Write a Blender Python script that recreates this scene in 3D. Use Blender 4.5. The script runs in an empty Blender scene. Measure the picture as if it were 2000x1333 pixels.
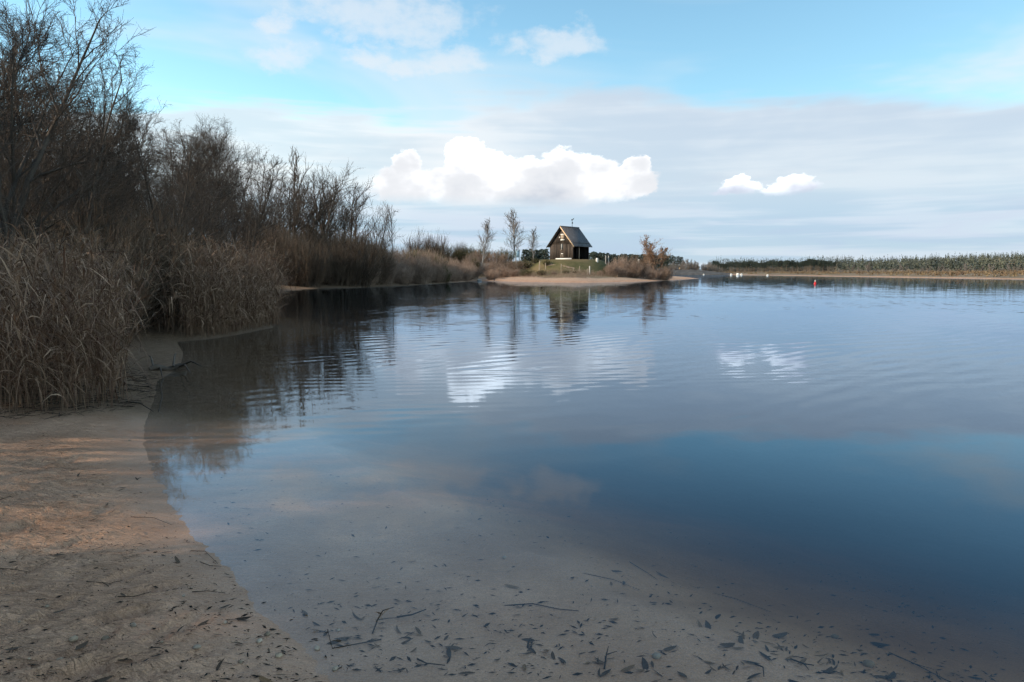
import bpy, math, random
import numpy as np
R = math.radians
random.seed(7)
rng = np.random.default_rng(7)
scene = bpy.context.scene
COL = scene.collection

# ------------------------------------------------------------------ camera
EYE, FPX, PITCH = 1.65, 1389.0, math.atan((666.5 - 532.0) / 1389.0)
cam_data = bpy.data.cameras.new('camera')
cam_data.sensor_width = 36.0
cam_data.lens = FPX / 2000.0 * 36.0
cam_data.clip_start = 0.05
cam_data.clip_end = 20000.0
cam = bpy.data.objects.new('camera', cam_data)
COL.objects.link(cam)
cam.location = (0, 0, EYE)
cam.rotation_euler = (math.pi / 2 - PITCH, 0, 0)
scene.camera = cam

def ray(px, py):
    x, v = (px - 1000.0) / FPX, (666.5 - py) / FPX
    return np.array([x, math.cos(PITCH) + v * math.sin(PITCH), -math.sin(PITCH) + v * math.cos(PITCH)])
def on_level(px, py, z=0.0):          # where the line of sight meets a level
    d = ray(px, py); t = (z - EYE) / d[2]
    return np.array([d[0] * t, d[1] * t, z])
def at_dist(px, py, dist):            # the point of that line of sight at a distance
    d = ray(px, py); t = dist / d[1]
    return np.array([d[0] * t, d[1] * t, EYE + d[2] * t])
def az_el(px, py):
    d = ray(px, py)
    return math.atan2(d[0], d[1]), math.atan2(d[2], math.hypot(d[0], d[1]))

# ------------------------------------------------------------------ node helper
class S:
    """a socket with arithmetic"""
    def __init__(s, t, k): s.t, s.k = t, k
    def _m(s, op, *a):
        n = s.t.nodes.new('ShaderNodeMath'); n.operation = op
        for i, v in enumerate((s,) + a):
            if isinstance(v, S): s.t.links.new(v.k, n.inputs[i])
            else: n.inputs[i].default_value = v
        return S(s.t, n.outputs[0])
    def __add__(s, o): return s._m('ADD', o)
    __radd__ = __add__
    def __sub__(s, o): return s._m('SUBTRACT', o)
    def __rsub__(s, o): return (s * -1.0) + o
    def __mul__(s, o): return s._m('MULTIPLY', o)
    __rmul__ = __mul__
    def __truediv__(s, o): return s._m('DIVIDE', o)
    def max(s, o): return s._m('MAXIMUM', o)
    def min(s, o): return s._m('MINIMUM', o)
    def sin(s): return s._m('SINE')
    def cos(s): return s._m('COSINE')
    def pow(s, o): return s._m('POWER', o)
    def abs(s): return s._m('ABSOLUTE')
    def sq(s): return s * s
    def step(s, a, b, lo=0.0, hi=1.0):
        n = s.t.nodes.new('ShaderNodeMapRange'); n.interpolation_type = 'SMOOTHSTEP'
        s.t.links.new(s.k, n.inputs[0])
        if a > b: a, b, lo, hi = b, a, hi, lo
        for i, v in zip((1, 2, 3, 4), (a, b, lo, hi)): n.inputs[i].default_value = v
        return S(s.t, n.outputs[0])
def combine(t, x, y, z=0.0):
    n = t.nodes.new('ShaderNodeCombineXYZ')
    for i, v in enumerate((x, y, z)):
        if isinstance(v, S): t.links.new(v.k, n.inputs[i])
        else: n.inputs[i].default_value = v
    return n.outputs[0]
def noise(t, vec, scale, detail=3.0, rough=0.5, dist=0.0, color=False):
    n = t.nodes.new('ShaderNodeTexNoise')
    if vec is not None: t.links.new(vec, n.inputs['Vector'])
    n.inputs['Scale'].default_value = scale; n.inputs['Detail'].default_value = detail
    n.inputs['Roughness'].default_value = rough; n.inputs['Distortion'].default_value = dist
    return n.outputs['Color'] if color else S(t, n.outputs['Fac'])
def mixc(t, fac, a, b, mode='MIX'):
    n = t.nodes.new('ShaderNodeMix'); n.data_type = 'RGBA'; n.blend_type = mode
    n.clamp_factor = True
    for i, v in ((0, fac), (6, a), (7, b)):
        if isinstance(v, S): t.links.new(v.k, n.inputs[i])
        elif hasattr(v, 'is_linked'): t.links.new(v, n.inputs[i])
        elif isinstance(v, (int, float)): n.inputs[i].default_value = v
        else: n.inputs[i].default_value = (*v, 1.0)
    return n.outputs[2]

# ------------------------------------------------------------------ world: sky and clouds
SUN_EL, SUN_AZ = R(23.0), R(-108.0)      # azimuth from the view direction, negative to the left
world = bpy.data.worlds.new('World'); scene.world = world
world.use_nodes = True
wt = world.node_tree; wt.nodes.clear()
w_out = wt.nodes.new('ShaderNodeOutputWorld'); w_bg = wt.nodes.new('ShaderNodeBackground')
wt.links.new(w_bg.outputs[0], w_out.inputs[0])
sky = wt.nodes.new('ShaderNodeTexSky'); sky.sky_type = 'NISHITA'
sky.sun_disc = False; sky.sun_elevation = SUN_EL; sky.sun_rotation = -SUN_AZ
sky.air_density = 1.0; sky.dust_density = 0.3; sky.ozone_density = 1.0
tc = wt.nodes.new('ShaderNodeTexCoord')
sep = wt.nodes.new('ShaderNodeSeparateXYZ'); wt.links.new(tc.outputs['Generated'], sep.inputs[0])
dx, dy, dz = (S(wt, sep.outputs[i]) for i in range(3))
az = dx._m('ARCTAN2', dy)
el = dz.max(-0.999).min(0.999)._m('ARCSINE').abs()
WORLD_STRENGTH, EXPOSURE = 0.15, 0.5
K = 1.0 / (WORLD_STRENGTH * 2.0 ** EXPOSURE)      # cloud colours below are radiances as exposed
def rad(c): return tuple(v * K for v in c)
def n2d(vec, scale, detail, rough, dist=0.0, color=False):
    k = noise(wt, vec, scale, detail, rough, dist, color)
    (k if color else k.k).node.noise_dimensions = '2D'
    return k
base = mixc(wt, 1.0, sky.outputs[0], (0.93, 1.19, 1.13), 'MULTIPLY')
wv = combine(wt, az, el * 1.6)
n1 = n2d(wv, 9.0, 2.0, 0.5, 0.0, True)
n2 = n2d(wv, 34.0, 4.5, 0.62, 0.0, True)
def sepc(c):
    n = wt.nodes.new('ShaderNodeSeparateColor'); wt.links.new(c, n.inputs[0])
    return S(wt, n.outputs[0]) - 0.5, S(wt, n.outputs[1]) - 0.5
n1x, n1y = sepc(n1); n2x, n2y = sepc(n2)
def vmath(op, a, b=None, c=None, out=0):
    n = wt.nodes.new('ShaderNodeVectorMath'); n.operation = op
    for i, v in enumerate((a, b, c)):
        if v is None: continue
        if hasattr(v, 'is_linked'): wt.links.new(v, n.inputs[i])
        else: n.inputs[i].default_value = v
    return n.outputs[out]
def cloud(blobs, w1, w2):
    """nearest of a set of ellipses in azimuth and elevation: 1 at a centre, 0 at the rim"""
    p = combine(wt, az + n1x * w1 + n2x * w2, el + n1y * (w1 * 0.8) + n2y * (w2 * 0.9))
    f = None
    for px, py, rx, ry in blobs:
        ca, ce = az_el(px, py)
        ra = abs(az_el(px + rx, py)[0] - ca); re = abs(az_el(px, py - ry)[1] - ce)
        v = vmath('MULTIPLY_ADD', p, (1/ra, 1/re, 0), (-ca/ra, -ce/re, 0))
        g = S(wt, vmath('LENGTH', v, out=1))
        f = g if f is None else f.min(g)
    return 1.0 - f * f
# high thin cloud over the whole sky, by a flat layer far up
pl = combine(wt, dx / (dz.max(0.0) + 0.10), dy / (dz.max(0.0) + 0.10))
cir = n2d(pl, 0.75, 4.0, 0.6, 0.5)
c0 = mixc(wt, cir.step(0.38, 0.80) * 0.75, base, rad((0.82, 0.90, 0.94)))
# soft ragged small clouds high over the hut
fu = cloud([(560, 106, 74, 38), (712, 104, 52, 30), (800, 122, 120, 26), (880, 104, 90, 38), (1085, 86, 100, 36), (745, 30, 210, 52), (545, 42, 48, 24)], 0.07, 0.03)
wisp = n2d(wv, 26.0, 4.0, 0.6)
c1 = mixc(wt, (fu * 0.8 + (wisp - 0.5) * 1.6).step(-0.25, 0.95) * 0.62, c0, rad((0.86, 0.90, 0.95)))
# wide layer of flat cloud up to about fifteen degrees
s1 = n2d(combine(wt, az * 1.5, el * 5.5), 2.6, 4.0, 0.52, 0.25)
s2 = n2d(combine(wt, az * 2.2, el * 34.0), 2.0, 3.0, 0.5, 0.2)
edge = el + (az * az * 0.13).min(0.09) + (s1 - 0.5) * 0.11 + (s2 - 0.5) * (0.075 - az.step(-0.15, 0.1) * 0.065) + az.step(0.0, -0.2) * 0.012
deck = edge.step(0.246, 0.212)
side = az.step(-0.45, 0.30)
deck_hi = mixc(wt, side, rad((1.04, 1.06, 1.06)), rad((0.75, 0.81, 0.89)))
deck_lo = mixc(wt, side, rad((0.74, 0.86, 0.93)), rad((0.61, 0.70, 0.82)))
deck_c = mixc(wt, (s1 * 0.68 + s2 * 0.32).step(0.36, 0.64), deck_lo, deck_hi)
low_c = mixc(wt, s2.step(0.40, 0.64), rad((0.47, 0.61, 0.80)), rad((0.62, 0.71, 0.87)))
deck_c = mixc(wt, el.step(0.13, 0.055), deck_c, low_c)
c2 = mixc(wt, deck * 0.90, c1, deck_c)
# bright cumulus low over the lake
fm = cloud([(796, 326, 34, 36), (785, 362, 56, 42), (912, 316, 50, 50), (945, 342, 76, 56), (870, 366, 110, 42),
            (1030, 350, 70, 40), (1100, 332, 62, 44), (1165, 346, 66, 40), (1246, 328, 28, 28), (1238, 354, 56, 36), (990, 374, 285, 38)], 0.014, 0.027)
base_el = az_el(1000, 401)[1]
soft = (el + n1y * 0.022).step(base_el - 0.010, base_el + 0.016)
am = fm.step(-0.06, 0.32) * soft
ba, be = az_el(900, 330)
puff = n2d(wv, 11.0, 4.0, 0.5)
lit = (el - base_el) * 7.0 + (puff - 0.5) * 1.25 - (az - ba).max(0.0) * 0.30 + (0.55 - fm).max(-0.3) * 0.14 + 0.16
m_c = mixc(wt, lit.step(-0.20, 0.22), rad((0.60, 0.65, 0.74)), rad((0.86, 0.88, 0.92)))
m_c = mixc(wt, lit.step(0.20, 1.0), m_c, rad((2.5, 2.45, 2.4)))
c3 = mixc(wt, am, c2, m_c)
fs = cloud([(1448, 366, 46, 20), (1420, 376, 32, 11), (1560, 358, 50, 22), (1520, 374, 44, 14), (1480, 434, 24, 11)], 0.012, 0.026)
be2 = az_el(1500, 388)[1]
lit2 = (el - be2) * 24.0 + (puff - 0.5) * 1.2 + 0.0
s_c = mixc(wt, lit2.step(0.1, 1.0), rad((0.62, 0.68, 0.82)), rad((2.6, 2.55, 2.5)))
c4 = mixc(wt, fs.step(-0.05, 0.6) * (el + n1y * 0.01).step(be2 - 0.002, be2 + 0.014).max(el.step(0.062, 0.058)) * 0.95, c3, s_c)
wt.links.new(c4, w_bg.inputs[0])
w_bg.inputs[1].default_value = WORLD_STRENGTH
world.cycles.sampling_method = 'MANUAL'; world.cycles.sample_map_resolution = 512

# ------------------------------------------------------------------ sun
sd = bpy.data.lights.new('sun', 'SUN'); sd.energy = 4.5; sd.angle = R(0.5); sd.color = (1.0, 0.86, 0.68)
sun = bpy.data.objects.new('sun', sd); COL.objects.link(sun)
to_sun = np.array([math.sin(SUN_AZ) * math.cos(SUN_EL), math.cos(SUN_AZ) * math.cos(SUN_EL), math.sin(SUN_EL)])
sun.rotation_euler = (math.pi / 2 - SUN_EL, 0, math.atan2(to_sun[0], -to_sun[1]))
sun.location = (-30, -10, 25)

# ------------------------------------------------------------------ exposure, sampling
vs = scene.view_settings
scene.display_settings.display_device = 'sRGB'
vs.view_transform = 'Standard'; vs.look = 'None'; vs.exposure = EXPOSURE; vs.gamma = 1.0
vs.use_curve_mapping = False
scene.render.engine = 'CYCLES'
cy = scene.cycles
cy.max_bounces = 8; cy.diffuse_bounces = 2; cy.glossy_bounces = 3; cy.transmission_bounces = 2
cy.transparent_max_bounces = 12; cy.volume_bounces = 0
cy.caustics_reflective = False; cy.caustics_refractive = False
cy.use_denoising = True; cy.denoiser = 'OPENIMAGEDENOISE'; cy.denoising_input_passes = 'RGB_ALBEDO_NORMAL'; cy.denoising_prefilter = 'ACCURATE'
cy.use_adaptive_sampling = True; cy.adaptive_threshold = 0.025; cy.adaptive_min_samples = 16
cy.sample_clamp_indirect = 4.0

# ------------------------------------------------------------------ mesh helpers
def mesh_from(name, verts, faces):
    """verts (n,3); faces: list of (m,k) index arrays"""
    me = bpy.data.meshes.new(name)
    verts = np.asarray(verts, dtype=np.float32).reshape(-1, 3)
    if not isinstance(faces, list): faces = [faces]
    faces = [np.asarray(f, dtype=np.int32) for f in faces if len(f)]
    me.vertices.add(len(verts)); me.vertices.foreach_set('co', verts.ravel())
    idx = np.concatenate([f.ravel() for f in faces])
    tot = np.concatenate([np.full(len(f), f.shape[1], dtype=np.int32) for f in faces])
    me.loops.add(len(idx)); me.loops.foreach_set('vertex_index', idx)
    me.polygons.add(len(tot))
    me.polygons.foreach_set('loop_start', np.concatenate([[0], np.cumsum(tot)[:-1]]).astype(np.int32))
    me.polygons.foreach_set('loop_total', tot)
    me.update(calc_edges=True)
    return me
class MB:
    def __init__(s): s.v, s.f, s.n = [], {}, 0
    def add(s, v, f):
        v = np.asarray(v, dtype=float).reshape(-1, 3)
        for q in f: s.f.setdefault(len(q), []).append([i + s.n for i in q])
        s.v.append(v); s.n += len(v); return s
    def arr(s, v, f):
        v = np.asarray(v).reshape(-1, 3); f = np.asarray(f)
        s.f.setdefault(f.shape[1], []).extend((f + s.n).tolist()); s.v.append(v); s.n += len(v); return s
    def box(s, a, b):
        x0, y0, z0 = a; x1, y1, z1 = b
        return s.add([(x0,y0,z0),(x1,y0,z0),(x1,y1,z0),(x0,y1,z0),(x0,y0,z1),(x1,y0,z1),(x1,y1,z1),(x0,y1,z1)],
                     [(0,3,2,1),(4,5,6,7),(0,1,5,4),(1,2,6,5),(2,3,7,6),(3,0,4,7)])
    def prism(s, poly, y0, y1):     # polygon in xz, pushed along y
        n = len(poly)
        v = [(x, y0, z) for x, z in poly] + [(x, y1, z) for x, z in poly]
        f = [tuple(range(n)), tuple(range(2*n-1, n-1, -1))] + [(i, i+n, (i+1) % n + n, (i+1) % n) for i in range(n)]
        return s.add(v, f)
    def lathe(s, prof, seg=12, c=(0,0,0)):
        n = len(prof); v = []
        for k in range(seg):
            a = 2*math.pi*k/seg
            v += [(c[0]+r*math.cos(a), c[1]+r*math.sin(a), c[2]+z) for r, z in prof]
        f = [(k*n+i, ((k+1) % seg)*n+i, ((k+1) % seg)*n+i+1, k*n+i+1) for k in range(seg) for i in range(n-1)]
        return s.add(v, f)
    def tube(s, pts, rads, sides=6):
        v, f = tubes(np.array([pts], float), np.array([rads], float), sides); return s.arr(v, f)
    def mesh(s, name): return mesh_from(name, np.concatenate(s.v), [np.array(f) for f in s.f.values()])
def tubes(P, r, sides=3):
    """P (N,K,3) polylines, r (N,K) radii"""
    N, Kp, _ = P.shape
    T = np.empty_like(P); T[:, 1:-1] = P[:, 2:] - P[:, :-2]; T[:, 0] = P[:, 1] - P[:, 0]; T[:, -1] = P[:, -1] - P[:, -2]
    T /= np.linalg.norm(T, axis=2, keepdims=True) + 1e-9
    ref = np.where(np.abs(T[:, :1, 2:3]) > 0.9, np.array([[[1.0, 0, 0]]]), np.array([[[0, 0, 1.0]]]))
    U = np.cross(T, np.broadcast_to(ref, T.shape)); U /= np.linalg.norm(U, axis=2, keepdims=True) + 1e-9
    W = np.cross(T, U)
    a = np.arange(sides) * 2 * math.pi / sides
    v = P[:, :, None] + r[:, :, None, None] * (np.cos(a)[None, None, :, None] * U[:, :, None] + np.sin(a)[None, None, :, None] * W[:, :, None])
    b = (np.arange(N)[:, None, None] * Kp + np.arange(Kp - 1)[None, :, None]) * sides
    s0 = np.arange(sides)[None, None, :]; s1 = (s0 + 1) % sides
    f = np.stack([b + s0, b + s1, b + sides + s1, b + sides + s0], axis=-1).reshape(-1, 4)
    return v.reshape(-1, 3), f
def ribbons(P, w, side):
    """P (N,K,3) centre lines, w (N,K) half widths, side (N,3)"""
    N, Kp, _ = P.shape
    v = np.stack([P - w[..., None] * side[:, None], P + w[..., None] * side[:, None]], axis=2)
    b = (np.arange(N)[:, None] * Kp + np.arange(Kp - 1)[None]) * 2
    f = np.stack([b, b + 1, b + 3, b + 2], axis=-1).reshape(-1, 4)
    return v.reshape(-1, 3), f
def obj(name, me, mat=None, parent=None, loc=(0,0,0), rot=(0,0,0), smooth=False):
    o = bpy.data.objects.new(name, me); COL.objects.link(o)
    if me is not None and mat is not None and len(me.materials) == 0: me.materials.append(mat)
    o.parent = parent; o.location = loc; o.rotation_euler = rot
    if smooth and me is not None:
        me.polygons.foreach_set('use_smooth', np.ones(len(me.polygons), dtype=bool))
    return o
def tag(o, label=None, cat=None, group=None, kind=None):
    for k, v in (('label', label), ('category', cat), ('group', group), ('kind', kind)):
        if v: o[k] = v
    return o
def thing(name, label, cat, loc, rz=0.0, group=None, scale=1.0):
    o = bpy.data.objects.new(name, None); COL.objects.link(o); o.empty_display_size = 0.2
    o.location = loc; o.rotation_euler = (0, 0, rz); o.scale = (scale,) * 3 if isinstance(scale, (int, float)) else scale
    return tag(o, label, cat, group)

# value noise for the ground
_tab = rng.random((256, 256))
def vnoise(x, y):
    xi = np.floor(x).astype(int); yi = np.floor(y).astype(int); fx = x - xi; fy = y - yi
    fx = fx*fx*(3-2*fx); fy = fy*fy*(3-2*fy)
    g = lambda a, b: _tab[a & 255, b & 255]
    return (g(xi,yi)*(1-fx)+g(xi+1,yi)*fx)*(1-fy) + (g(xi,yi+1)*(1-fx)+g(xi+1,yi+1)*fx)*fy - 0.5
def fbm(x, y, o=4):
    r = 0; a = 1.0
    for i in range(o): r = r + a*vnoise(x*2**i+17.3*i, y*2**i+5.1*i); a *= 0.5
    return r
def sst(a, b, x):
    t = np.clip((x-a)/(b-a), 0, 1); return t*t*(3-2*t)

# ------------------------------------------------------------------ materials
def new_mat(name):
    m = bpy.data.materials.new(name); m.use_nodes = True
    t = m.node_tree; t.nodes.clear()
    o = t.nodes.new('ShaderNodeOutputMaterial'); b = t.nodes.new('ShaderNodeBsdfPrincipled')
    t.links.new(b.outputs[0], o.inputs[0])
    return m, t, b
def simple_mat(name, c1, c2, scale=6.0, rough=0.85, rnd=0.25, spec=0.25, stretch=None, bump=0.0, translucent=0.0):
    """two tones by noise, plus a shift from object to object"""
    m, t, b = new_mat(name)
    tcn = t.nodes.new('ShaderNodeTexCoord'); vec = tcn.outputs['Object']
    if stretch:
        mp = t.nodes.new('ShaderNodeMapping'); mp.inputs['Scale'].default_value = stretch
        t.links.new(vec, mp.inputs[0]); vec = mp.outputs[0]
    n = noise(t, vec, scale, 4.0, 0.6)
    c = mixc(t, n.step(0.3, 0.7), c1, c2)
    oi = t.nodes.new('ShaderNodeObjectInfo')
    k = S(t, oi.outputs['Random']) * (2*rnd) + (1.0 - rnd)
    c = mixc(t, 1.0, c, combine(t, k, k, k), 'MULTIPLY')
    t.links.new(c, b.inputs['Base Color'])
    b.inputs['Roughness'].default_value = rough
    b.inputs['Specular IOR Level'].default_value = spec
    if bump:
        bn = t.nodes.new('ShaderNodeBump'); bn.inputs['Strength'].default_value = bump
        t.links.new(n.k, bn.inputs['Height']); t.links.new(bn.outputs[0], b.inputs['Normal'])
    return m
M = {}
M['bark'] = simple_mat('bark', (0.050, 0.038, 0.030), (0.105, 0.080, 0.062), 5.0, stretch=(1, 1, 0.2), bump=0.4)
M['twig'] = simple_mat('twig', (0.052, 0.039, 0.031), (0.102, 0.076, 0.058), 2.0)
M['brush'] = simple_mat('brush', (0.080, 0.054, 0.037), (0.155, 0.108, 0.075), 1.5)
M['russet'] = simple_mat('russet_twig', (0.20, 0.132, 0.098), (0.36, 0.262, 0.200), 1.2)
M['broom'] = simple_mat('broom', (0.045, 0.045, 0.018), (0.10, 0.085, 0.038), 1.2)
M['reed_far'] = simple_mat('dry_reed_far', (0.17, 0.115, 0.08), (0.31, 0.225, 0.16), 3.0)
M['birch'] = simple_mat('birch_bark', (0.42, 0.39, 0.36), (0.16, 0.14, 0.13), 3.0, stretch=(1, 1, 3.0))
M['birch_twig'] = simple_mat('birch_twig', (0.27, 0.23, 0.21), (0.16, 0.13, 0.115), 3.0)
M['rust_leaf'] = simple_mat('rust_leaf', (0.19, 0.095, 0.055), (0.29, 0.175, 0.10), 2.0)
M['pine'] = simple_mat('pine_needles', (0.026, 0.036, 0.028), (0.052, 0.064, 0.046), 0.8)  # lightened, greyed tones carry distance haze in the needle colour
M['pine_trunk'] = simple_mat('pine_trunk', (0.13, 0.085, 0.06), (0.24, 0.17, 0.12), 0.6)
M['hill'] = simple_mat('hill_foliage', (0.040, 0.058, 0.026), (0.12, 0.115, 0.045), 0.02)
M['grey_tree'] = simple_mat('grey_twigs', (0.14, 0.125, 0.115), (0.22, 0.19, 0.165), 0.7)
M['plank'] = simple_mat('weathered_plank', (0.042, 0.031, 0.025), (0.088, 0.068, 0.054), 3.0, stretch=(3, 3, 0.35), rnd=0.45, bump=0.3)
M['wood_dark'] = simple_mat('shaded_dark_wood', (0.018, 0.014, 0.012), (0.030, 0.024, 0.020), 3.0, stretch=(3, 3, 0.35))  # near-black tone puts the shade of the hut's open side into the wood
M['wood_light'] = simple_mat('fresh_wood', (0.46, 0.31, 0.19), (0.55, 0.40, 0.26), 4.0)
M['roof'] = simple_mat('dark_roofing', (0.040, 0.040, 0.046), (0.070, 0.072, 0.080), 1.6, rough=0.6, stretch=(1.0, 3.0, 0.5), spec=0.4)
M['white'] = simple_mat('white_paint', (0.74, 0.71, 0.66), (0.60, 0.57, 0.52), 2.0, rough=0.6, rnd=0.08)
M['post'] = simple_mat('weathered_post', (0.24, 0.18, 0.13), (0.40, 0.32, 0.25), 3.0, stretch=(2, 2, 0.4))
M['iron'] = simple_mat('dark_iron', (0.03, 0.034, 0.036), (0.05, 0.055, 0.058), 3.0, rough=0.5)
M['blue'] = simple_mat('pale_blue_board', (0.42, 0.60, 0.70), (0.52, 0.70, 0.78), 2.0, rough=0.3, rnd=0.05)
M['stone'] = simple_mat('pale_stone', (0.30, 0.27, 0.24), (0.46, 0.42, 0.37), 4.0, bump=0.5)
M['darkstone'] = simple_mat('dark_stone', (0.045, 0.038, 0.034), (0.09, 0.078, 0.068), 5.0, bump=0.5)
M['shell'] = simple_mat('pale_pebble', (0.27, 0.21, 0.16), (0.44, 0.36, 0.28), 20.0, rnd=0.3)
M['pebble'] = simple_mat('brown_pebble', (0.22, 0.16, 0.11), (0.36, 0.28, 0.20), 20.0, rnd=0.4)
M['leaf'] = simple_mat('dead_leaf', (0.026, 0.016, 0.010), (0.075, 0.046, 0.027), 30.0, rough=0.6, rnd=0.75)
M['leaf_brown'] = simple_mat('brown_leaf', (0.085, 0.042, 0.019), (0.19, 0.115, 0.058), 30.0, rough=0.7, rnd=0.6)
M['stick'] = simple_mat('wet_stick', (0.018, 0.013, 0.010), (0.05, 0.036, 0.026), 30.0, rnd=0.5)
M['red'] = simple_mat('red_paint', (0.62, 0.03, 0.035), (0.50, 0.03, 0.03), 3.0, rough=0.4, rnd=0.02)
M['quay'] = simple_mat('embankment_stone', (0.05, 0.05, 0.052), (0.085, 0.083, 0.082), 0.4)

# ------------------------------------------------------------------ shoreline
def lv(px, py): return tuple(on_level(px, py)[:2])
shore_near = [lv(640,1333), lv(565,1240), lv(495,1185), lv(455,1120), lv(398,1068), lv(358,1028), lv(330,980), lv(300,925),
              lv(280,870), lv(282,825), lv(300,785), lv(306,745), lv(352,716), lv(357,690), lv(345,668), lv(400,664), lv(460,655), lv(535,640)]
shore_cove = [(-8.6,24.5), (-12.5,30.0), (-17.5,38.0), (-21.5,48.0), (-22.5,58.0)]
shore_mid = [lv(545,570), lv(620,563.5), lv(700,562), lv(800,558), lv(870,553.5), lv(930,549), lv(960,550), lv(1010,551), lv(1080,552.5),
             lv(1150,553), lv(1230,551.5), lv(1300,548.5), lv(1350,545.3)]
shore_back = [(50,190), (42,205), (34,215), (30,240), (10,290), (-90,400), (-400,560)]
MAIN = np.array([(-900,560), (-900,-90), (90,-90), (30,-20), (14,-8.0), (6,-3.0), (2.4,0.0), (0.9,1.1), (0.0,1.85)] + shore_near + shore_cove + shore_mid + shore_back)
far_line = [(-900,760), (-200,560), (60,470), lv(1300,537.0), lv(1400,537.2), lv(1500,538.4), lv(1650,541.0), lv(1800,543.5), lv(2000,546.5), (190,138), (330,110), (700,60)]
FAR = np.array(far_line + [(6500,-400), (6500,7000), (-7000,7000), (-7000,760)])
def sdist(poly, x, y):
    """signed distance, positive inside"""
    x = np.asarray(x, float); y = np.asarray(y, float)
    d2 = np.full(x.shape, 1e18); ins = np.zeros(x.shape, bool)
    n = len(poly)
    for i in range(n):
        ax, ay = poly[i]; bx, by = poly[(i+1) % n]
        ex, ey = bx-ax, by-ay
        t = np.clip(((x-ax)*ex+(y-ay)*ey)/(ex*ex+ey*ey), 0, 1)
        d2 = np.minimum(d2, (x-ax-t*ex)**2+(y-ay-t*ey)**2)
        c = ((ay > y) != (by > y)) & (x < ex*(y-ay)/(ey+1e-12)+ax)
        ins ^= c
    d = np.sqrt(d2)
    return np.where(ins, d, -d)

HUT = at_dist(1112, 508, 150.0); HUT[2] = 4.25
PRINTS = []
_pr = random.Random(5)
for px, py, a in [(335,1226,1.2),(185,1258,1.4),(60,1305,0.4),(420,1262,1.0),(480,1300,0.7),(300,1320,0.9),(120,1190,1.5),(250,1120,1.1),(150,1060,1.3),
                  (330,1140,0.6),(70,1110,1.2),(210,990,1.5),(90,980,1.2),(240,1200,0.9),(40,1230,1.3),(390,1200,1.3),(560,1310,0.8),(150,1320,1.2),
                  (235,935,1.3),(130,900,1.4),(30,1040,1.0),(300,1060,1.3),(20,1160,0.7),(225,1300,0.5)]:
    p = on_level(px, py, 0.05); PRINTS.append((p[0], p[1], a + _pr.uniform(-.2,.2), _pr.uniform(.7,1.25)))
def ground(x, y, fine=False):
    x = np.asarray(x, float); y = np.asarray(y, float)
    s = sdist(MAIN, x, y); sf = sdist(FAR, x, y)
    r = np.hypot(x, y)
    # main bank
    near = sst(60, 90, y)
    wob = fbm(x*0.05, y*0.05, 3)
    zl = 0.035*np.minimum(s, 0.5) + 0.065*np.minimum(s, 6) + 0.06*np.clip(s-6, 0, 25) + 0.8*wob*sst(4, 20, s)
    cap = 1.3 + 3.0*sst(29, 18, x) + 0.5*wob
    zh = 0.115*np.minimum(s, 10) + 0.135*np.clip(s-10, 0, 60)
    zh = np.minimum(zh, cap) - 0.25*np.exp(-((zh-cap)/0.6)**2)
    hd = np.hypot(x-HUT[0], y-HUT[1]); zh = zh + (HUT[2]-zh)*sst(11, 6.0, hd)
    z = zl*(1-near) + zh*near
    # near beach: trodden sand
    bed = -0.05*np.minimum(-s, 1.4) - 0.24*np.clip(-s-1.6, 0, 14)
    bed = np.maximum(bed, -3.0)
    z = np.where(s > 0, z, bed)
    # far bank
    hill = 13*np.exp(-((x-680)/310)**2-((y-850)/300)**2)
    zf = 0.025*np.minimum(sf, 40) + 0.002*np.clip(sf-40, 0, 300) + hill*sst(180, 420, sf) - 0.6*sst(900, 1600, y)
    zfb = -0.05*np.minimum(-sf, 40)
    z = np.where(sf > 0, zf, np.where(s > 0, z, np.maximum(np.maximum(zfb, -3.0), z)*0 + np.maximum(np.where(sf > -40, np.maximum(zfb, bed), bed), -3.0)))
    nearm = sst(22, 12, r)
    if np.any(nearm > 0):
        broad = fbm(x*1.1+3, y*1.1, 3)*0.06*sst(0.1, 1.6, s) + fbm(x*0.8, y*1.3+9, 3)*0.05*sst(-0.1, -1.6, s)
        z = z + nearm*broad*np.where(s > 0, sst(0, 0.7, s)*0.8+0.2, 1)
    if fine:
        land = sst(-0.5, 0.35, s)
        ca, sa = math.cos(0.5), math.sin(0.5)
        u, v = x*ca+y*sa, -x*sa+y*ca
        m = sst(13, 7, r)
        streak = fbm(u*5.5, v*15.0, 3)
        lump = fbm(x*9, y*9, 3)
        patch = 0.35+0.65*sst(-0.2, 0.35, fbm(x*0.9+40, y*0.9, 2))
        close = sst(6.0, 3.0, r)
        d = (streak*0.060*patch + np.maximum(lump, 0)*0.075*close*patch - np.maximum(-lump-0.1, 0)*0.045*close)*(0.06+0.94*sst(0.05, 0.9, s))
        z = z + m*(land*d + (1-land)*streak*0.004)
        for fx, fy, a, k in PRINTS:
            c, q = math.cos(a), math.sin(a)
            lx = (x-fx)*c+(y-fy)*q; ly = -(x-fx)*q+(y-fy)*c
            e = (lx/0.145)**2+(ly/0.052)**2
            dep = np.exp(-e**2*0.8)*(0.022+0.008*np.sin(lx*150+ly*40)*sst(0.9, 0.6, e))
            rim = np.exp(-((np.sqrt(e)-1.25)/0.25)**2)*0.012
            z = z + sst(0.08, 0.5, s)*k*(rim-dep)
    return z

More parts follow.
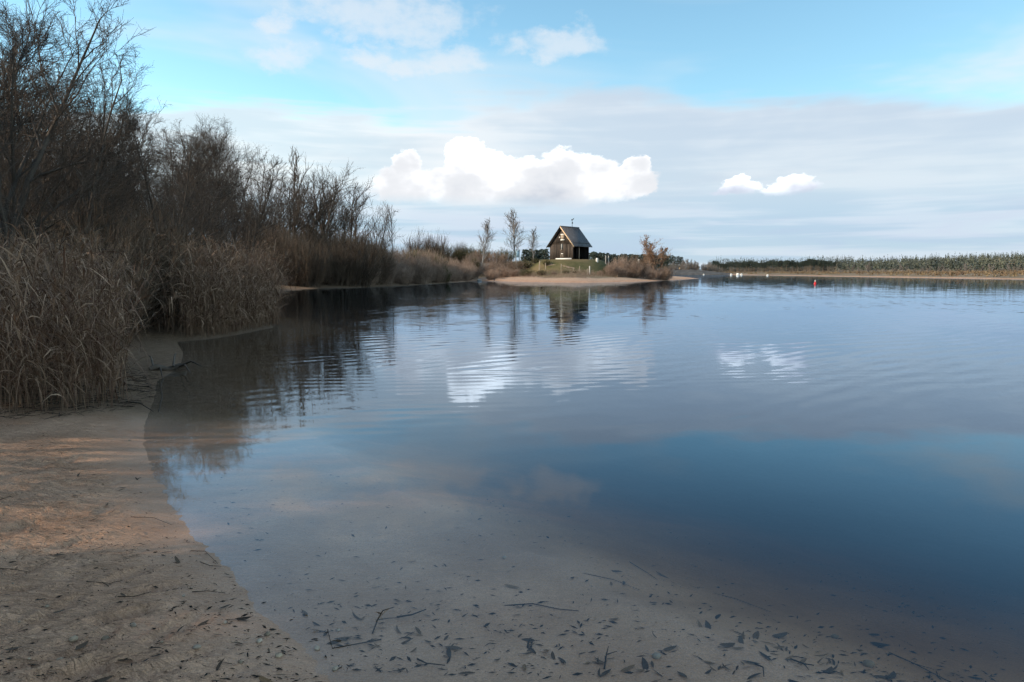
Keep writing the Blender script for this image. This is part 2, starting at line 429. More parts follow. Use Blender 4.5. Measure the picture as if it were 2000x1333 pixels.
# ------------------------------------------------------------------ ground sheet
def build_ground():
    r1 = np.concatenate([np.linspace(0.25, 2.1, 16), np.geomspace(2.15, 9.0, 250), np.geomspace(9.05, 42, 110)[1:], np.geomspace(42.8, 280, 110), np.geomspace(288, 6800, 70)])
    th = np.concatenate([np.linspace(-39, 39, 540), np.linspace(41, 319, 90)]) * math.pi/180
    Rr, T = np.meshgrid(r1, th, indexing='ij')
    x = Rr*np.sin(T); y = Rr*np.cos(T)
    z = ground(x.ravel(), y.ravel(), True).reshape(x.shape)
    n, m = x.shape
    i = np.arange(n-1)[:, None]; j = np.arange(m)[None]; j2 = (j+1) % m
    f = np.stack(np.broadcast_arrays(i*m+j, i*m+j2, (i+1)*m+j2, (i+1)*m+j), -1).reshape(-1, 4)[:, ::-1]
    me = mesh_from('ground', np.stack([x, y, z], -1), f)
    # what covers it: sand / grass / leaf litter, else heath
    xf, yf = x.ravel(), y.ravel(); s = sdist(MAIN, xf, yf); sf = sdist(FAR, xf, yf); zf = z.ravel()
    j = fbm(xf*0.4, yf*0.4, 3); jf = fbm(xf*0.08, yf*0.08, 3)
    sand = np.where(yf < 60, np.maximum(sst(8.9, 7.9, yf+j*0.8)*sst(-9.5, -6.5, xf), sst(1.6, 0.5, s+j)), sst(7.4, 5.6, s+jf*4)*sst(-16, -4, xf))
    sand = np.where((s < 0.3) & ((yf < 60) | (xf > -9) | (s < -3)), 1.0, sand)
    mud = sst(7.6, 9.0, yf+j)*sst(115, 95, yf)*sst(1.5, -2.5, xf+0.08*yf)
    sand = sand*(1-mud)
    sand = np.where(sf > -20, sst(14, 5, sf+jf*6), sand)
    hd = np.hypot(xf-HUT[0]-2, yf-HUT[1])
    grass = np.where(s > 0, sst(26, 17, hd+jf*10), 0)*(1-sand)
    litter = np.where(yf < 130, sst(135, 95, yf), 0)*np.where(s > 0.3, 1.0, mud)*(1-sand)*(1-grass)
    colr = np.stack([sand, grass, litter, np.ones_like(sand)], -1).astype(np.float32)
    at = me.color_attributes.new('cover', 'FLOAT_COLOR', 'POINT'); at.data.foreach_set('color', colr.ravel())
    mat, t, b = new_mat('ground_cover')
    g = t.nodes.new('ShaderNodeNewGeometry'); pos = g.outputs['Position']
    sp = t.nodes.new('ShaderNodeSeparateXYZ'); t.links.new(pos, sp.inputs[0]); pz = S(t, sp.outputs[2])
    ca = t.nodes.new('ShaderNodeVertexColor'); ca.layer_name = 'cover'
    sc = t.nodes.new('ShaderNodeSeparateColor'); t.links.new(ca.outputs[0], sc.inputs[0])
    cs, cg, cl = (S(t, sc.outputs[i]) for i in range(3))
    nb = noise(t, pos, 1.3, 5.0, 0.6); nm = noise(t, pos, 9.0, 5.0, 0.65); nf = noise(t, pos, 130.0, 3.0, 0.7); nl = noise(t, pos, 0.15, 4.0)
    dry = mixc(t, nm.step(0.3, 0.7), (0.375, 0.248, 0.172), (0.465, 0.315, 0.222))
    wet = mixc(t, nb.step(0.3, 0.7), (0.375, 0.210, 0.128), (0.515, 0.308, 0.200))
    sandc = mixc(t, (pz + (nb - 0.5) * 0.12).step(0.08, 0.45), wet, dry)
    grain = (nf - 0.5) * 1.5 + (noise(t, pos, 55.0, 3.0, 0.7) - 0.5) * 0.5 + 1.0
    sandc = mixc(t, 1.0, sandc, combine(t, grain, grain, grain), 'MULTIPLY')
    damp = 1.0 - (pz + (nm - 0.5) * 0.02).abs().step(0.05, 0.015) * 0.22
    sandc = mixc(t, 1.0, sandc, combine(t, damp, damp, damp), 'MULTIPLY')
    speck = noise(t, pos, 42.0, 2.0, 0.5).step(0.69, 0.74) * nb.step(0.42, 0.6)
    sandc = mixc(t, speck * 0.8, sandc, (0.045, 0.032, 0.024))
    litc = mixc(t, nm.step(0.3, 0.7), (0.110, 0.066, 0.038), (0.19, 0.122, 0.076))
    grassc = mixc(t, nl.step(0.35, 0.65), mixc(t, nb.step(0.35, 0.65), (0.060, 0.062, 0.020), (0.095, 0.085, 0.034)), (0.15, 0.11, 0.055))
    heath = mixc(t, nl.step(0.35, 0.65), (0.13, 0.09, 0.055), (0.22, 0.165, 0.10))
    c = mixc(t, cs, mixc(t, cg, mixc(t, cl, heath, litc), grassc), sandc)
    t.links.new(c, b.inputs['Base Color'])
    wetm = (pz + (nm - 0.5) * 0.02).step(0.055, 0.005) * cs
    t.links.new((0.88 - wetm * 0.50).k, b.inputs['Roughness'])
    b.inputs['Specular IOR Level'].default_value = 0.22
    bn = t.nodes.new('ShaderNodeBump'); bn.inputs['Strength'].default_value = 1.0; bn.inputs['Distance'].default_value = 0.05
    rot = t.nodes.new('ShaderNodeMapping'); rot.inputs['Rotation'].default_value = (0, 0, -0.35); rot.inputs['Scale'].default_value = (5.0, 17.0, 8.0)
    t.links.new(pos, rot.inputs[0]); ridg = (noise(t, rot.outputs[0], 1.0, 4.0, 0.6, 0.6) - 0.5).abs().step(0.0, 0.12)
    t.links.new((nm * 0.55 + nf * 0.14 + noise(t, pos, 34.0, 3.0, 0.6) * 0.32 + ridg * 0.32 * cs).k, bn.inputs['Height']); t.links.new((1.0 - wetm * 0.8).k, bn.inputs['Strength']); t.links.new(bn.outputs[0], b.inputs['Normal'])
    o = obj('ground', me, mat, smooth=True); tag(o, kind='structure')
build_ground()

# ------------------------------------------------------------------ water
def build_water():
    mb = MB().box((-6400, -400, -9.0), (6400, 6400, 0.0))
    m = bpy.data.materials.new('lake_water'); m.use_nodes = True; t = m.node_tree; t.nodes.clear()
    out = t.nodes.new('ShaderNodeOutputMaterial')
    g = t.nodes.new('ShaderNodeNewGeometry'); pos = g.outputs['Position']
    sp = t.nodes.new('ShaderNodeSeparateXYZ'); t.links.new(pos, sp.inputs[0])
    x, y = S(t, sp.outputs[0]), S(t, sp.outputs[1])
    def chans(c):
        n = t.nodes.new('ShaderNodeSeparateColor'); t.links.new(c, n.inputs[0])
        return S(t, n.outputs[0]) - 0.5, S(t, n.outputs[1]) - 0.5
    ax, ay = chans(noise(t, pos, 0.55, 2.0, 0.5, 0.3, True))      # slow swell
    bx, by = chans(noise(t, pos, 2.6, 2.0, 0.5, 0.2, True))       # ripples
    cx, cyy = chans(noise(t, combine(t, x * 0.35, y), 1.1, 3.0, 0.6, 0.0, True))
    breeze = noise(t, combine(t, x * 0.25, y), 0.045, 3.0, 0.55).step(0.38, 0.64)
    far = y.step(14.0, 70.0)
    # trains of small waves running away from the bank
    warp = noise(t, pos, 0.30, 2.0, 0.5) * 7.0
    def train(kx, ky, k, ww, seed, sc):
        gate = noise(t, combine(t, x, y * 1.3, seed), sc, 3.0, 0.6).step(0.40, 0.68)
        return ((x * kx + y * ky) * k + warp * ww).cos() * gate
    w1 = train(0.42, -0.91, 9.5, 0.9, 1.0, 0.16) * 0.019
    w2 = train(0.66, -0.75, 14.0, 1.1, 4.0, 0.22) * 0.016
    w3 = train(0.10, -0.99, 19.0, 1.2, 9.0, 0.30) * 0.012
    zone = y.step(5.5, 11.0) * y.step(90.0, 30.0)
    tw = (w1 + w2 + w3) * zone
    calm = 0.35 + breeze * 0.65
    nx = ax * 0.010 + bx * 0.010 * calm + cx * 0.006 + tw * 0.45
    ny = ay * 0.014 + by * 0.016 * calm + cyy * (0.008 + far * 0.006) - tw * 0.88
    nv = t.nodes.new('ShaderNodeVectorMath'); nv.operation = 'NORMALIZE'
    t.links.new(combine(t, nx, ny, 1.0), nv.inputs[0]); N = nv.outputs[0]
    dt = t.nodes.new('ShaderNodeVectorMath'); dt.operation = 'DOT_PRODUCT'; t.links.new(N, dt.inputs[0]); t.links.new(g.outputs['Incoming'], dt.inputs[1])
    fres = (1.0 - S(t, dt.outputs['Value']).abs()).max(0.0).pow(5.0) * 0.985 + 0.011      # Schlick, the same from above and below
    tr = t.nodes.new('ShaderNodeBsdfTransparent'); tr.inputs[0].default_value = (0.97, 0.98, 0.98, 1)
    gl = t.nodes.new('ShaderNodeBsdfGlossy'); gl.inputs['Color'].default_value = (0.70, 0.84, 1.0, 1); gl.inputs['Roughness'].default_value = 0.03
    t.links.new(N, gl.inputs['Normal'])
    mx = t.nodes.new('ShaderNodeMixShader'); t.links.new(fres.k, mx.inputs[0]); t.links.new(tr.outputs[0], mx.inputs[1]); t.links.new(gl.outputs[0], mx.inputs[2])
    t.links.new(mx.outputs[0], out.inputs['Surface'])
    va = t.nodes.new('ShaderNodeVolumeAbsorption'); va.inputs[0].default_value = (0.55, 0.42, 0.20, 1); va.inputs[1].default_value = 1.5
    t.links.new(va.outputs[0], out.inputs['Volume'])
    tag(obj('lake_water', mb.mesh('lake_water'), m), kind='structure')
build_water()

# ------------------------------------------------------------------ growing things
def unit(v): return v/(np.linalg.norm(v)+1e-9)
def grow_tree(seed, height=10.0, stems=1, n=(20, 7, 6, 4), lean=0.12, spread=0.75, start=0.18, r0=0.10, up=0.35, ratio=(0.42, 0.48, 0.55, 0.55), thin=1.0):
    """returns per level arrays of polylines and radii"""
    rd = np.random.default_rng(seed)
    KP = (9, 6, 4, 3, 2)
    lev = [[] for _ in range(5)]
    def line(p, d, L, r, k, wob, trop):
        pts = [p]; d = unit(d)
        for i in range(k-1):
            d = unit(d + rd.normal(0, wob, 3) + np.array([0, 0, trop]))
            pts.append(pts[-1] + d*L/(k-1))
        pts = np.array(pts); q = np.linspace(0, 1, k)
        return pts, r*(1-0.82*q)
    def child(par, rad, lvl, L, last):
        if lvl > last: return
        cnt = n[lvl-1]
        m = len(par)
        for c in range(cnt):
            q = start + (1-start)*((c+rd.random())/cnt)**0.8 if lvl == 1 else 0.2+0.8*(c+rd.random())/cnt
            f = q*(m-1); i = min(int(f), m-2); p = par[i]+(par[i+1]-par[i])*(f-i)
            t = unit(par[i+1]-par[i]); a = rd.random()*2*math.pi
            u = unit(np.cross(t, [0.31, 0.77, 0.2])); w = np.cross(t, u)
            ang = rd.uniform(0.5, 1.0)*spread
            d = t*math.cos(ang)+(u*math.cos(a)+w*math.sin(a))*math.sin(ang)
            ll = L*ratio[lvl-1]*rd.uniform(0.6, 1.15)*(1.12-0.75*q if lvl == 1 else 1.0)
            rr = max((rad[i]+(rad[i+1]-rad[i])*(f-i))*0.55, (0.0, 0.012, 0.006, 0.0042, 0.003)[lvl]*thin)
            pts, rs = line(p, d, ll, rr, KP[lvl], 0.13+0.03*lvl, up*0.16)
            lev[lvl].append((pts, np.maximum(rs, 0.0016*thin)))
            child(pts, rs, lvl+1, ll, last)
    for k in range(stems):
        a = rd.random()*6.28; o = np.array([math.cos(a), math.sin(a), 0])*(0.0 if stems == 1 else 0.25)*rd.random()
        d = np.array([math.cos(a)*lean, math.sin(a)*lean, 1.0])
        hh = height*(1.0 if k == 0 else rd.uniform(0.65, 0.95))
        pts, rs = line(o - np.array([0, 0, 0.3]), d, hh+0.3, r0*(1 if k == 0 else .75), KP[0], 0.07, 0.05)
        lev[0].append((pts, rs)); child(pts, rs, 1, hh, len(n))
    return lev
def lev_mesh(name, lev, which, sides):
    V, Fc, o = [], [], 0
    for l in which:
        if not lev[l]: continue
        P = np.array([a for a, _ in lev[l]]); r = np.array([b for _, b in lev[l]])
        v, f = tubes(P, r, sides[l]); V.append(v); Fc.append(f+o); o += len(v)
    return mesh_from(name, np.concatenate(V), np.concatenate(Fc))
def tree_proto(seed, **k):
    lev = grow_tree(seed, **k)
    top = max(p[:, 2].max() for l in lev for p, _ in l)
    return (lev_mesh('trunk', lev, (0, 1), (7, 4, 3, 3, 3)), lev_mesh('crown', lev, (2, 3, 4), (7, 4, 3, 3, 3)), top)
def plant_tree(name, proto, label, cat, x, y, top_z, rz, group=None, mats=('bark', 'twig'), sink=0.0, wide=1.0):
    z = float(ground(np.array([x]), np.array([y]))[0])-sink
    k = (top_z-z)/proto[2]
    t = thing(name, label, cat, (x, y, z), rz, group, (k*wide, k*wide, k))
    obj('trunk', proto[0], M[mats[0]], t); obj('crown', proto[1], M[mats[1]], t)
    return t

ALD = [tree_proto(11+i, height=10, stems=1, n=(24, 8, 7, 4), lean=0.1, spread=0.85, start=0.16, ratio=(0.46, 0.5, 0.55, 0.55), thin=1.4) for i in range(3)]
WIL = [tree_proto(31+i, height=8, stems=4, n=(12, 6, 6, 4), lean=0.35, spread=0.75, start=0.12, r0=0.09, ratio=(0.42, 0.50, 0.54, 0.55), thin=1.4) for i in range(3)]
SPI = [tree_proto(51+i, height=10, stems=2, n=(12, 5, 4), lean=0.12, spread=0.6, start=0.3, r0=0.07, up=0.7) for i in range(2)]
FAL = [tree_proto(15+i, height=10, stems=1+i, n=(16, 8, 6), lean=0.14, spread=0.75, start=0.26, r0=0.14, up=0.6, ratio=(0.58, 0.46, 0.46), thin=2.8) for i in range(3)]
SPF = tree_proto(57, height=10, stems=2, n=(13, 5, 4), lean=0.14, spread=0.6, start=0.3, r0=0.10, up=0.7, thin=4.0)
GR_B = 'bare trees along the left bank'
LBL = 'leafless tree in the tangled row behind the reeds on the left bank'
def place(px, d, py, proto, label=LBL, name='bare_tree', wide=1.0, **k):
    p = at_dist(px, py, d)
    plant_tree(name, proto, label, 'tree', p[0], p[1], p[2], random.random()*6.28, GR_B, wide=wide, **k)
place(-115, 12.5, -190, WIL[0], 'tall spreading bare tree cut off by the top left corner of the photo', wide=1.1)
place(-30, 15, -40, WIL[1], 'bare tree with upswept twigs near the left edge, second tallest against the sky', wide=1.1)
place(75, 17, 60, WIL[2], 'dense bare tree rising behind the feathery tops of the nearest reeds')
rows = [(135,19,140,WIL[0],.9), (200,21,195,WIL[1],.9), (150,28,150,ALD[1],1), (60,24,70,ALD[0],1.1), (-20,22,20,WIL[2],.9), (-60,20,-60,ALD[2],1.2),
                      (215,34,200,ALD[2],1), (295,26,238,WIL[2],1), (270,36,240,ALD[0],1), (340,34,275,ALD[1],1.0), (300,46,290,WIL[0],1), (110,34,170,ALD[0],1.2),
                      (375,40,262,ALD[2],1), (400,44,248,ALD[0],0.9), (435,50,285,ALD[1],1), (360,56,300,WIL[1],1), (420,62,310,WIL[2],1), (30,34,120,WIL[1],1.2),
                      (500,78,328,FAL[2],1.25), (515,76,338,FAL[1],1.25), (545,80,322,FAL[0],1.25), (455,66,330,WIL[0],1), (180,45,240,WIL[1],1.2), (240,50,260,ALD[2],1.2),
                      (470,84,335,FAL[0],1.25), (560,90,335,FAL[1],1.25),
                      (100,22,110,WIL[0],.9), (45,20,40,WIL[1],.9), (5,18,-30,ALD[0],1.1), (190,26,165,ALD[0],1.2), (255,30,215,WIL[0],1.2), (320,38,250,ALD[2],1.1), (350,44,262,WIL[2],1.1), (410,52,258,ALD[1],1.1), (385,60,270,ALD[0],1.1), (445,60,295,WIL[0],1), (490,88,322,FAL[1],1.25), (530,92,325,FAL[2],1.25), (640,96,335,FAL[0],1.25), (675,98,345,FAL[1],1.25), (595,95,325,FAL[2],1.25)]
ORD = ['first', 'second', 'third', 'fourth', 'fifth', 'sixth', 'seventh', 'eighth', 'ninth', 'tenth', 'eleventh', 'twelfth', 'thirteenth', 'fourteenth']
for rank, (lo_, hi_, what) in enumerate([(0, 27, 'nearest rank'), (27, 47, 'second rank'), (47, 74, 'third rank'), (74, 200, 'farthest rank')]):
    for i, (px, d, py, pr, w) in enumerate(sorted(r for r in rows if lo_ <= r[1] < hi_)):
        if 280 < px < 470: py -= 28
        place(px, d, py, pr, 'leafless tree of the left bank thicket, %s from the left in its %s' % (ORD[i], what), wide=w)
place(474, 56, 276, SPI[0], 'slender bare tree with a thin open top above the thicket, left of two such tops', wide=0.8)
place(578, 82, 282, SPF, 'slender bare tree with forked open top standing highest behind the cove', wide=1.1)
place(618, 84, 310, FAL[1], 'rounded bare alder just right of the forked slender treetop', wide=1.25)
place(655, 88, 325, FAL[2], 'rounded bare tree second from the end of the tree row', wide=1.15)
place(695, 90, 338, FAL[0], 'last rounded bare tree at the lakeward end of the tree row', wide=1.25)
place(722, 95, 385, FAL[2], 'low leaning bare tree where the tree row drops to the shrubs', wide=0.9)
place(763, 100, 398, SPF, 'spindly sapling standing alone beyond the end of the tree row', wide=0.9)

# shrubs: many thin stems from one foot
def shrub_proto(seed, h=4.0, stems=46, rad=1.5, w=0.012, kids=6, leaf=0, droop=0.0):
    rd = np.random.default_rng(seed)
    a = rd.random(stems)*6.283; q = np.sqrt(rd.random(stems))
    base = np.stack([np.cos(a)*q*rad*0.55, np.sin(a)*q*rad*0.55, np.full(stems, -0.15)], -1)
    hh = h*(1-0.45*q**2)*rd.uniform(0.7, 1.08, stems)
    tip = base + np.stack([np.cos(a)*q*rad*0.6, np.sin(a)*q*rad*0.6, hh], -1) + rd.normal(0, 0.18, (stems, 3))
    t = np.linspace(0, 1, 5)[None, :, None]
    P = base[:, None]*(1-t)+tip[:, None]*t + rd.normal(0, 0.05*h/4, (stems, 5, 3))*np.sin(t*math.pi)
    V1, F1 = tubes(P, np.linspace(w*1.5, w*0.5, 5)[None].repeat(stems, 0), 3)
    N = stems*kids*2
    si = rd.integers(0, stems, N); f = rd.uniform(0.12, 0.98, N)*4; i = np.minimum(f.astype(int), 3); fr = (f-i)[:, None]
    p0 = P[si, i]*(1-fr)+P[si, i+1]*fr
    d = (P[si, i+1]-P[si, i]); d /= np.linalg.norm(d, axis=1, keepdims=True)
    d = d + rd.normal(0, 0.45, (N, 3)); d /= np.linalg.norm(d, axis=1, keepdims=True)
    L = rd.uniform(0.12, 0.3, N)[:, None]*h
    p1 = p0+d*L*0.5+rd.normal(0, 0.03, (N, 3)); p2 = p1+(d+np.array([0, 0, 0.25-droop]))*L*0.5+rd.normal(0, 0.04, (N, 3))
    V2, F2 = tubes(np.stack([p0, p1, p2], 1), np.array([[w*0.75, w*0.6, w*0.3]]).repeat(N, 0), 3)
    tw = np.concatenate([V2]); crown_v, crown_f = V2, F2
    if leaf:
        Nl = leaf; k = rd.integers(0, N, Nl)
        c = p1[k]+(p2-p1)[k]*rd.random((Nl, 1))*1.1+rd.normal(0, 0.04, (Nl, 3)); s = rd.uniform(0.03, 0.08, (Nl, 1))*h/4
        u = rd.normal(0, 1, (Nl, 3)); u /= np.linalg.norm(u, axis=1, keepdims=True); v = np.cross(u, rd.normal(0, 1, (Nl, 3))); v /= np.linalg.norm(v, axis=1, keepdims=True)
        lv_ = np.stack([c-u*s, c-v*s*0.5, c+u*s, c+v*s*0.5], 1).reshape(-1, 3)
        lf = np.arange(Nl*4).reshape(-1, 4)
        return mesh_from('stems', V1, F1), mesh_from('twigs', crown_v, crown_f), h, mesh_from('leaves', lv_, lf)
    return mesh_from('stems', V1, F1), mesh_from('twigs', crown_v, crown_f), h, None
SHR = [shrub_proto(101+i, 4.0, 70, 1.9, 0.014, 12) for i in range(3)]
SHR_L = [shrub_proto(121+i, 4.0, 60, 2.0, 0.012, 10, leaf=1800) for i in range(2)]
RUS = [shrub_proto(141+i, 4.0, 90, 1.8, 0.014, 12, leaf=900, droop=0.1) for i in range(3)]
BRO = [shrub_proto(161+i, 3.0, 70, 1.7, 0.016, 10, leaf=2200) for i in range(2)]
def plant_shrub(proto, x, y, h, mats, label, group, name='bare_shrub', wide=1.0, leafmat=None):
    z = float(ground(np.array([x]), np.array([y]))[0]); k = h/proto[2]
    key = '_'.join(mats)
    t = thing(name, label, 'shrub', (x, y, z), random.random()*6.28, group, (k*wide, k*wide, k))
    def part(nm, me, mt):
        c = me.get('mats', None)
        use = VAR.setdefault((me.name, mt), None)
        if use is None:
            use = me if len(me.materials) == 0 else me.copy()
            use.materials.clear(); use.materials.append(M[mt]); VAR[(me.name, mt)] = use
        obj(nm, use, None, t)
    part('stem', proto[0], mats[0]); part('twig', proto[1], mats[1])
    if proto[3] is not None: part('foliage', proto[3], leafmat or mats[1])
    return t
VAR = {}
rs = random.Random(21)
# dark undergrowth under the bare trees
for k in range(74):
    px = rs.uniform(-60, 740); d0 = 14 if px < 150 else 20 if px < 300 else 40 if px < 470 else 74
    if k < 26: px = rs.uniform(520, 745); d0 = 77
    d = d0 + rs.uniform(0, 1)**1.3*(16 if px > 470 else 22)
    x = (px-1000)/FPX*d
    if sdist(MAIN, [x], [d])[0] < 1.2: continue
    h = (2.6 + d*0.022) * rs.uniform(0.75, 1.15) if d < 60 else rs.uniform(4.3, 6.2)
    plant_shrub(SHR[k % 3] if k % 4 else SHR_L[k % 2], x, d, h, ('brush', 'brush'),
                'dark leafless shrub in the undergrowth beneath the bare trees', 'dark undergrowth shrubs', wide=1.15 if d < 60 else 0.95)
for k in range(80):
    px = rs.uniform(-80, 520); d = (16 + rs.random()*16) if px < 260 else rs.uniform(30, 62)
    x = (px-1000)/FPX*d
    if sdist(MAIN, [x], [d])[0] < 1.5: continue
    plant_shrub(SHR[k % 3] if k % 3 else SHR_L[k % 2], x, d, (2.7 if d < 30 else 4.0)*rs.uniform(0.8, 1.2), ('brush', 'brush'),
                'dark leafless shrub in the undergrowth beneath the bare trees', 'dark undergrowth shrubs', wide=1.2)
# russet thicket between the trees and the sandbar
cnt = 0
for k in range(220):
    px = rs.uniform(625, 935); u = rs.random()
    sy = np.interp(px, [625, 700, 800, 870, 930], [563.5, 562, 558, 553.5, 549])
    d = on_level(px, sy)[1] + 0.5 + u*26
    x = (px-1000)/FPX*d
    if sdist(MAIN, [x], [d])[0] < 0.25: continue
    front = u < 0.3
    h = rs.uniform(2.6, 3.7) if front else rs.uniform(3.4, 4.7)
    if px > 860: h *= 0.8
    col = ('russet', 'russet') if rs.random() < (0.85 if front else 0.55) else ('brush', 'russet') if rs.random() < .6 else ('brush', 'broom')
    plant_shrub(RUS[k % 3], x, d, h, col, 'reddish brown twiggy shrub in the thicket between the tree row and the sandbar', 'russet shrubs of the lakeside thicket', 'russet_shrub', wide=0.9)
    cnt += 1
    if cnt >= 135: break
# higher shrubs on the skyline and round the hut
for px, d, py, pr, mt, lab, w in [
    (820,150,455,SHR[0],('brush','twig'),'bare pale shrub on the skyline, first beyond the sapling',1.0), (850,150,458,SHR[1],('brush','twig'),'bare pale shrub on the skyline left of the dark broom bush',.9),
    (858,160,478,BRO[0],('brush','broom'),'dark olive broom bush on the crest above the russet thicket',1.6), (900,165,470,SHR[2],('brush','twig'),'tiny bare bush sticking up on the crest before the first birch',.6),
    (918,165,480,BRO[1],('brush','broom'),'olive bush directly behind the foot of the smallest birch',1.4), (890,160,486,BRO[0],('brush','broom'),'low olive bush on the crest between two taller bushes',1.6),
    (940,168,484,BRO[1],('brush','broom'),'olive shrub right behind the single birch trunk',1.3), (985,165,486,BRO[0],('brush','broom'),'dark green bush beside the pale blue board',1.3),
    (968,160,490,BRO[1],('brush','russet'),'reddish heath bush between the birch and the pale blue board',1.3), (960,145,510,RUS[0],('russet','russet'),'low russet bush above the stone blocks',1.6),
    (1000,146,508,BRO[0],('brush','russet'),'brown heath bush below the pale blue board',1.7), (1025,148,506,BRO[1],('brush','broom'),'green heath bush under the tallest birch',1.6),
    (1045,147,504,BRO[0],('brush','broom'),'green heath bush between two birch trunks',1.3), (1068,143,506,BRO[1],('brush','broom'),'dark green bush at the left foot of the hut',1.1),
    (980,138,520,RUS[1],('russet','russet'),'straw coloured bush by the leaning pole',1.8), (1005,136,524,RUS[2],('russet','russet'),'low straw coloured bush at the back of the sand',1.8),
    (960,134,527,RUS[0],('russet','russet'),'dry pale bush beside the stone blocks',1.6), (1030,133,526,BRO[0],('russet','broom'),'low dry bush behind the left end of the sand',1.8),
    (1058,131,527,BRO[1],('brush','broom'),'low green bush by the first fence posts',1.5), (1082,130,530,RUS[1],('russet','russet'),'knee high dry bush between fence posts',1.7),
    (1106,129,528,BRO[0],('brush','broom'),'low green bush just right of the slim fence post',1.5), (1124,129,530,BRO[1],('brush','broom'),'small green bush in front of the hut lawn',1.5),
    (1172,133,528,RUS[2],('russet','russet'),'low pinkish bush just right of the paired posts',1.5), (1185,138,520,BRO[0],('russet','broom'),'green leaning bush at the right edge of the lawn',1.0),
    (1195,134,512,RUS[0],('russet','russet'),'bare russet bush at the lawn edge beside the two pale posts',1.0), (1210,138,503,RUS[1],('brush','russet'),'upright russet bush left of the tallest stems in the right thicket',1.0),
    (1226,140,499,RUS[2],('brush','russet'),'upright brown bush in the middle of the right thicket',1.0), (1243,143,500,SHR[0],('brush','brush'),'dark bush behind the white notice plate',1.0),
    (1238,137,512,RUS[0],('brush','russet'),'low brown bush under the white notice plate',1.2), (1214,135,520,RUS[2],('russet','russet'),'low bush at the sand edge in the right thicket',1.4),
    (1262,142,511,RUS[1],('brush','russet'),'brown bush just left of the rust leaved tree',1.1), (1302,146,520,RUS[0],('brush','russet'),'brown bush at the very tip of the headland',1.0),
    (1275,138,524,RUS[2],('russet','russet'),'reddish bush in front of the rust leaved tree',1.4), (1296,142,522,RUS[1],('russet','russet'),'low reddish bush at the waterward foot of the rust leaved tree',1.4)]:
    p = at_dist(px, py, d); gz = float(ground(np.array([p[0]]), np.array([p[1]]))[0])
    plant_shrub(pr, p[0], p[1], max(p[2]-gz, 0.5), mt, lab, 'shrubs on the headland', 'heath_shrub', wide=w)

# tree with rust coloured leaves on the tip of the headland
RUST = grow_tree(71, height=7.0, stems=4, n=(13, 8, 6), lean=0.4, spread=0.75, start=0.12, r0=0.09, thin=2.6, up=0.6, ratio=(0.62, 0.5, 0.5))
rp = at_dist(1284, 474, 144); rz_ = float(ground(np.array([rp[0]]), np.array([rp[1]]))[0])
rt = thing('autumn_tree', 'small tree with rust coloured leaves at the tip of the headland', 'tree', (rp[0], rp[1], rz_), 1.0, None, (rp[2]-rz_)/7.2)
obj('trunk', lev_mesh('trunk', RUST, (0, 1), (6, 4, 3, 3, 3)), M['bark'], rt)
def leafy(lev, cnt, seed, s0, s1, zmin=0.0):
    rd = np.random.default_rng(seed)
    P = np.concatenate([p for l in (2, 3) for p, _ in lev[l]]); P = P[P[:, 2] > zmin]
    c = P[rd.integers(0, len(P), cnt)]+rd.normal(0, 0.07, (cnt, 3)); s = rd.uniform(s0, s1, (cnt, 1))
    u = rd.normal(0, 1, (cnt, 3)); u /= np.linalg.norm(u, axis=1, keepdims=True); v = np.cross(u, rd.normal(0, 1, (cnt, 3))); v /= np.linalg.norm(v, axis=1, keepdims=True)
    return np.stack([c-u*s, c-v*s*.6, c+u*s, c+v*s*.6], 1).reshape(-1, 3), np.arange(cnt*4).reshape(-1, 4)
cr = obj('crown', lev_mesh('crown', RUST, (2, 3), (6, 4, 3, 3, 3)), M['russet'], rt)
obj('foliage', mesh_from('foliage', *leafy(RUST, 6500, 3, 0.05, 0.11)), M['rust_leaf'], cr)

# birches
BIR = [tree_proto(81+i, height=10, stems=1, n=(44, 6, 5), lean=0.02, spread=0.7, start=0.22, r0=0.11, up=0.55, ratio=(0.34, 0.46, 0.55), thin=4.0) for i in range(3)]
for px, d, py, pr, lab in [(941,150,424,BIR[0],'young birch standing alone left of the pale blue board'), (1010,152,404,BIR[1],'tallest pale birch, rising beside the pale blue board'),
                           (1042,156,440,BIR[2],'slighter birch between the tallest birch and the hut')]:
    p = at_dist(px, py, d); plant_tree('birch_tree', pr, lab, 'tree', p[0], p[1], p[2], px*0.7, 'birches beside the hut', ('birch', 'birch_twig'), wide=1.15)

